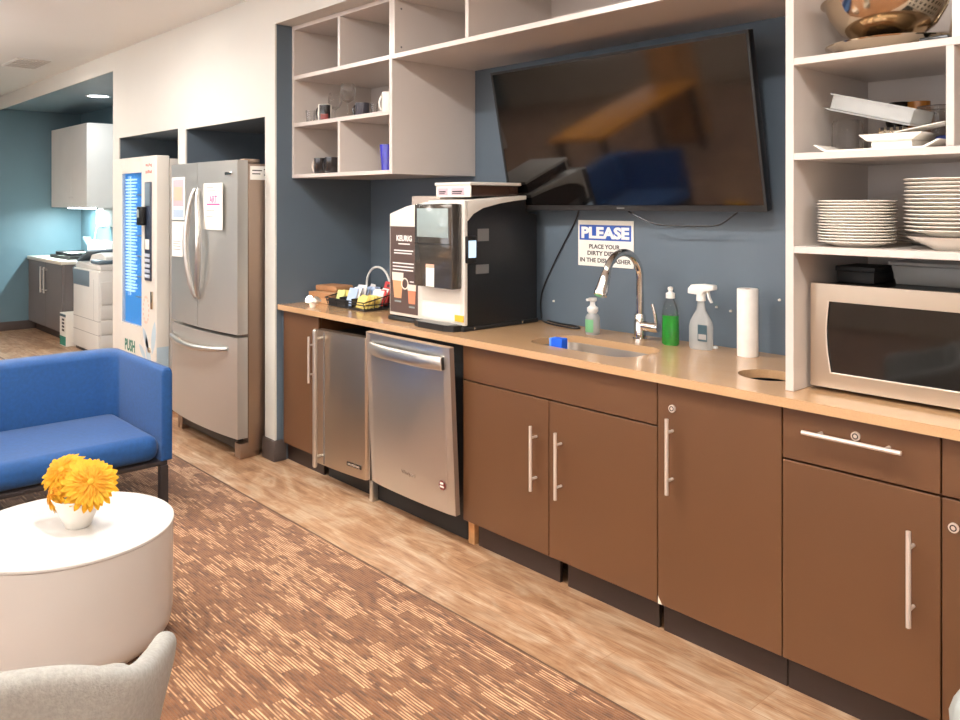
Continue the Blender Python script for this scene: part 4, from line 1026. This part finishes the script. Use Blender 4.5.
# recycling box
t = thing('recycling_box', (-8.995,.3,0), 'white and green cardboard recycling box between cabinet and copier', 'box')
Mr = Matrix.Translation((-8.995,.30,0))
b = B()
for q in ((-.10,.10,-.10,-.094),(-.10,.10,.094,.10),(-.10,-.094,-.094,.094),(.094,.10,-.094,.094)): b.box(*q, .002, .33)
b.box(-.094,.094,-.094,.094,.002,.01); b.xf(Mr).done('carton', 'appliance_white', t)
B().box(-.098,.098,-.1012,-.1002,.01,.10).xf(Mr).done('green_band', 'text_green', t)
B().box(-.098,.098,-.1012,-.1002,.295,.32).xf(Mr).done('teal_band', 'label_teal', t)
b = B()
for i in range(4): b.box(-.03,.05,-.1012,-.1002,.15+i*.035,.172+i*.035)
b.xf(Mr).done('print_marks', 'text_dark', t)
# wall boxes
p = at(102.5,222,.81); t = thing('wall_box', (p.x,.815,1.17), 'small white wall box with a cable on the teal copy room wall', 'wall box')
B().box(p.x-.075, p.x+.075, .765, .818, 1.20, 1.37, .006).done('housing', 'printer_white', t)
B().tube([(p.x-.05,.79,1.20),(p.x-.11,.78,1.15),(p.x-.15,.77,1.02),(p.x-.15,.77,.99)], .006, 8).done('cable', 'white_plastic', t)
p = at(110.5,222,.81); t = thing('wall_dispenser', (p.x,.815,1.17), 'taller white wall dispenser right of the wall box', 'dispenser')
B().box(p.x-.075, p.x+.11, .70, .818, 1.18, 1.45, .012).done('housing', 'printer_white', t)
B().box(p.x-.05, p.x+.08, .695, .70, 1.22, 1.27).done('window', 'printer_grey', t)

# ------------------------------------------------------------------ sofa
t = thing('sofa', (-4.3,-1.5,0), 'blue upholstered two-seat sofa on dark legs facing the white table', 'sofa')
SX0, SX1, SY0, SY1, ZB, ZT = -4.69, -3.885, -2.42, -.735, .222, .658
th, thb = .052, .17
out = rrect(SX0, SX1+.2, SY0, SY1, .06, 6)
bm_ = B()
# U-shaped shell in plan with softly rolled top edge
def U(g):
    r1 = .07-g*.6; pts = []
    pts.append((SX1, SY1-g)); 
    pts += [(SX0+r1+g+(r1)*math.cos(a), SY1-r1-g+(r1)*math.sin(a)) for a in [PI/2+PI/2*i/6 for i in range(7)]]
    pts += [(SX0+r1+g+(r1)*math.cos(a), SY0+r1+g+(r1)*math.sin(a)) for a in [PI+PI/2*i/6 for i in range(7)]]
    pts.append((SX1, SY0+g)); return pts
def Uin():
    r1 = .07; g = th; gb = thb; pts = [(SX1, SY1-g)]
    pts += [(SX0+gb+r1+r1*math.cos(a), SY1-g-r1+r1*math.sin(a)) for a in [PI/2+PI/2*i/6 for i in range(7)]]
    pts += [(SX0+gb+r1+r1*math.cos(a), SY0+g+r1+r1*math.sin(a)) for a in [PI+PI/2*i/6 for i in range(7)]]
    pts.append((SX1, SY0+g)); return pts
o_, i_ = U(0), Uin()
bm = bmesh.new()
def lerp(a, b_, u): return (a[0]+(b_[0]-a[0])*u, a[1]+(b_[1]-a[1])*u)
rings = []
for u, z in ((0,ZB),(0,ZT-.03),(.06,ZT-.012),(.2,ZT),(.5,ZT+.003),(.8,ZT),(.94,ZT-.012),(1,ZT-.03),(1,ZB)):
    rings.append([bm.verts.new((*lerp(p, q, u), z)) for p, q in zip(o_, i_)])
K = len(o_)
for a, b_ in zip(rings, rings[1:]+rings[:1]):
    for k in range(K-1): bm.faces.new((a[k], a[k+1], b_[k+1], b_[k]))
for k in (0, K-1):
    bm.faces.new([r[k] for r in rings])
bmesh.ops.recalc_face_normals(bm, faces=bm.faces)
ed = [e for e in bm.edges if abs(e.verts[0].co.x-SX1) < 1e-5 and abs(e.verts[1].co.x-SX1) < 1e-5]
bmesh.ops.bevel(bm, geom=ed, offset=.012, segments=3, profile=.5, affect='EDGES')
b = B(); b._merge(bm, True); b.done('back_and_arms', 'blue_fabric', t, sharp=50)
b = B().box(SX0+thb+.004, SX1-.008, SY0+th+.003, SY1-th-.003, ZB+.002, .345, .05, 5); b.done('seat_cushion', 'blue_fabric', t, sharp=60)
B().box(SX0+.02, SX1-.015, SY0+.02, SY1-.02, ZB-.022, ZB-.001, .003).done('base_rail', 'sofa_leg', t)
for x in (SX0+.045, SX1-.020):
    for y in (SY0+.04, SY1-.04):
        B().prism([(-.018,-.018),(.018,-.018),(.018,.018),(-.018,.018)], 'z', 0, ZB-.022).xf(Matrix.Translation((x,y,0))).done('leg', 'sofa_leg', t)

# ------------------------------------------------------------------ drum table, vase, gerberas
TX, TY, TR, TZ = -2.905, -1.482, .330, .384
t = thing('coffee_table', (TX,TY,0), 'low round white drum coffee table on the carpet', 'table')
B().lathe([(0,.012),(TR-.045,.012),(TR-.035,.018),(TR-.012,.045),(TR-.004,.09),(TR-.003,TZ-.012)], (TX,TY,0), 96).done('drum', 'table_white', t)
B().lathe([(0,TZ-.0115),(TR-.003,TZ-.0115),(TR,TZ-.009),(TR,TZ-.002),(TR-.002,TZ),(0,TZ)], (TX,TY,0), 96).done('table_top', 'table_white', t)
B().lathe([(0,.004),(TR-.07,.004),(TR-.07,.0118),(0,.0118)], (TX,TY,0), 48).done('plinth', 'black_plastic', t)
vx, vy, vz = -2.885, -1.452, TZ
t = thing('vase', (vx,vy,vz), 'small tapered white vase holding yellow gerberas on the drum table', 'vase')
B().lathe([(0,0),(.034,0),(.038,.003),(.063,.06),(.080,.100),(.077,.100),(.059,.06),(.034,.008),(0,.008)], (vx,vy,vz), 40).done('pot', 'vase_white', t)
random.seed(5)
def gerbera(c, nrm, r, label):
    n_ = Vector(nrm).normalized(); M = Matrix.Translation(c) @ n_.to_track_quat('Z','Y').to_matrix().to_4x4()
    t = thing('gerbera', tuple(c), label, 'flower', 'gerberas in the vase')
    for nm, k, r0, r1, lift, mat in (('outer_petals',26,.012,r,-.006,'petal'),('middle_petals',24,.010,r*.86,.002,'petal'),('inner_petals',20,.007,r*.62,.009,'petal_dark')):
        bm = bmesh.new()
        for i in range(k):
            a = 2*PI*(i+.4*random.random())/k + (.1 if nm[0] == 'm' else 0); L = r1*(.9+.16*random.random()); w_ = r1*.125
            tw = .3*(random.random()-.5); dz = lift+.004*(random.random()-.5); vs = []
            for u, ww in ((0,.35),(.3,.85),(.65,1.0),(.88,.75),(1,.12)):
                d = r0+(L-r0)*u; z = dz + .012*u*(1-u)*4*.5 - .014*u*u*(1 if nm[0] == 'o' else .2)
                ca, sa = math.cos(a), math.sin(a)
                row = []
                for s_ in (-1, 0, 1): row.append(bm.verts.new((d*ca-s_*w_*ww*sa, d*sa+s_*w_*ww*ca, z+(.0025*abs(s_))+tw*s_*w_*ww)))
                vs.append(row)
            for p, q in zip(vs, vs[1:]):
                for s_ in (0, 1): bm.faces.new((p[s_], p[s_+1], q[s_+1], q[s_]))
        bmesh.ops.solidify(bm, geom=bm.faces[:], thickness=.0006)
        b = B(); b._merge(bm, True, M); b.done(nm, mat, t, sharp=70)
    b = B().sphere((0,0,.012), .011, 14, (1,1,.55)); b.xf(M); b.done('flower_center', 'flower_center', t)
    base = Vector((vx+.02*n_.x, vy+.02*n_.y, vz+.012))
    B().tube([Vector(c)-n_*.004, Vector(c)-n_*.02, (Vector(c)+base)/2-n_*.004, base], .0028, 8).done('stem', 'stem_green', t)
view = Vector((0,-CAM_D,CAM_H))-Vector((vx,vy,vz+.12)); view.normalize()
side = Vector((math.cos(YAW), math.sin(YAW), 0))
gerbera(Vector((vx,vy,vz+.142))+side*.040+view*.035, view*.9+Vector((0,0,.30))+side*.15, .088, 'yellow gerbera facing forward, rightmost bloom in the vase')
gerbera(Vector((vx,vy,vz+.112))-side*.072+view*.015, view*.55+Vector((0,0,.05))-side*.75, .070, 'yellow gerbera drooping over the left rim of the vase')
gerbera(Vector((vx,vy,vz+.178))-side*.050-view*.02, view*.75+Vector((0,0,.45))-side*.45, .076, 'yellow gerbera tilted up at the back of the vase')

# ------------------------------------------------------------------ upholstered shell chair
def make_chair(x, y, ang, label, group=None):
    t = thing('lounge_chair', (0,0,0), label, 'chair', group); t['_o'] = (0,0,0)
    # plan of the shell (local +x faces forward), outer line from the arm tip round the back
    pts = [(.05,-.352),(.0,-.348),(-.06,-.340),(-.14,-.325),(-.232,-.305),(-.296,-.268),(-.316,-.20),(-.322,-.10),(-.325,0)]
    hts = [.572,.592,.606,.624,.650,.680,.706,.714,.716]
    P = pts + [(p[0],-p[1]) for p in pts[-2::-1]]; Hh = hts + hts[-2::-1]
    bm = bmesh.new(); N = len(P); T = .048
    def nrm(i):
        a = Vector(P[max(i-1,0)]); c = Vector(P[min(i+1,N-1)]); d = (c-a).normalized(); return Vector((d.y,-d.x))*-1
    cols = []
    for i in range(N):
        n2 = nrm(i); p = Vector(P[i]); h = Hh[i]; col = []
        if n2.dot(p) > 0: n2 = -n2              # inward
        for off, z, tp in ((0,.30,.84),(0,.44,.92),(0,h-.06,.985),(0,h-.02,1),(.008,h-.006,1),(.024,h,1),(.040,h-.006,1),(T,h-.02,1),(T,h-.06,.985),(T,.44,.92),(T,.30,.84)):
            q = p*tp + n2*off; col.append(bm.verts.new((q.x, q.y, z)))
        cols.append(col)
    for a, c in zip(cols, cols[1:]):
        for k in range(len(a)): bm.faces.new((a[k], a[(k+1) % len(a)], c[(k+1) % len(a)], c[k]))
    bm.faces.new(cols[0]); bm.faces.new(cols[-1][::-1])
    bmesh.ops.recalc_face_normals(bm, faces=bm.faces)
    b = B(); b._merge(bm, True); sh = b.done('shell', 'chair_fabric', t, sharp=60)
    ss = sh.modifiers.new('s', 'SUBSURF'); ss.levels = 1; ss.render_levels = 2
    B().box(-.235, .26, -.265, .265, .30, .43, .045, 4).done('seat_cushion', 'chair_fabric', t, sharp=60)
    B().cyl((0,0,.06),(0,0,.30),.028,n=20).done('pedestal', 'chrome', t)
    for k in range(4):
        a = PI/4+PI/2*k; B().tube([(.02*math.cos(a),.02*math.sin(a),.075),(.25*math.cos(a),.25*math.sin(a),.022),(.28*math.cos(a),.28*math.sin(a),.012)], [.018,.013,.011], 10).done('leg', 'chrome', t)
    t.location = (x,y,.004); t.rotation_euler = (0,0,ang)
    return t
ch = make_chair(-1.75, -1.962, math.atan2(.38,-.92), 'light grey upholstered shell chair at the lower left picture edge')
# the rest of the lounge, seen only as reflections
dup(ch, (-.95,-3.75,.004), 2.2, 'light grey upholstered shell chair behind the photographer', 'lounge chairs behind the camera')
dup(ch, (.35,-3.55,.004), 1.2, 'light grey upholstered shell chair further right behind the photographer', 'lounge chairs behind the camera')
t = thing('wood_post', (-5.3,-4.58,0), 'square wooden post at the far side of the lounge', 'post')
B().box(-5.5,-5.1,-4.76,-4.42,.004,2.629,.006).done('post','raw_wood',t)
t = thing('wooden_table', (-5.17,-3.45,0), 'long orange wooden table at the far side of the lounge', 'table')
B().box(-5.52,-4.84,-4.32,-2.6,.71,.75,.006).done('table_top','oak_orange',t)
for x in (-5.45,-4.91):
    for y in (-4.24,-2.68): B().box(x-.03,x+.03,y-.03,y+.03,.004,.7095).done('leg','sofa_leg',t)
# white plastic bag at the right edge
t = thing('plastic_bag', (-.52,-.30,0), 'crumpled white plastic bag cut off by the lower right corner', 'bag')
random.seed(9)
pr = [(.0,.012),(.10,.006),(.118,.1),(.128,.22),(.137,.32),(.124,.37),(.095,.41),(.06,.44),(.035,.462)]
b = B().lathe(pr, (0,0,0), 28)
for v in b.bm.verts:
    a = math.atan2(v.co.y, v.co.x); k = 1+.10*math.sin(5*a+v.co.z*18)+.06*math.sin(11*a-v.co.z*40)+.03*random.random()
    v.co.x *= k; v.co.y *= k; v.co.z += .012*math.sin(7*a)*(v.co.z > .2)
b.xf(Matrix.Translation((-.507,-.30,0))).done('bag_body','bag_white',t,sharp=180)
b = B()
for s_ in (-1,1): b.tube([(-.535+.02*s_,-.30,.450),(-.545+.035*s_,-.31,.495),(-.52,-.30,.52),(-.50+.02*s_,-.29,.485),(-.505,-.30,.450)], .007, 8)
b.done('bag_handle','bag_white',t)
for o in bpy.data.objects:
    if '_o' in o: del o['_o']
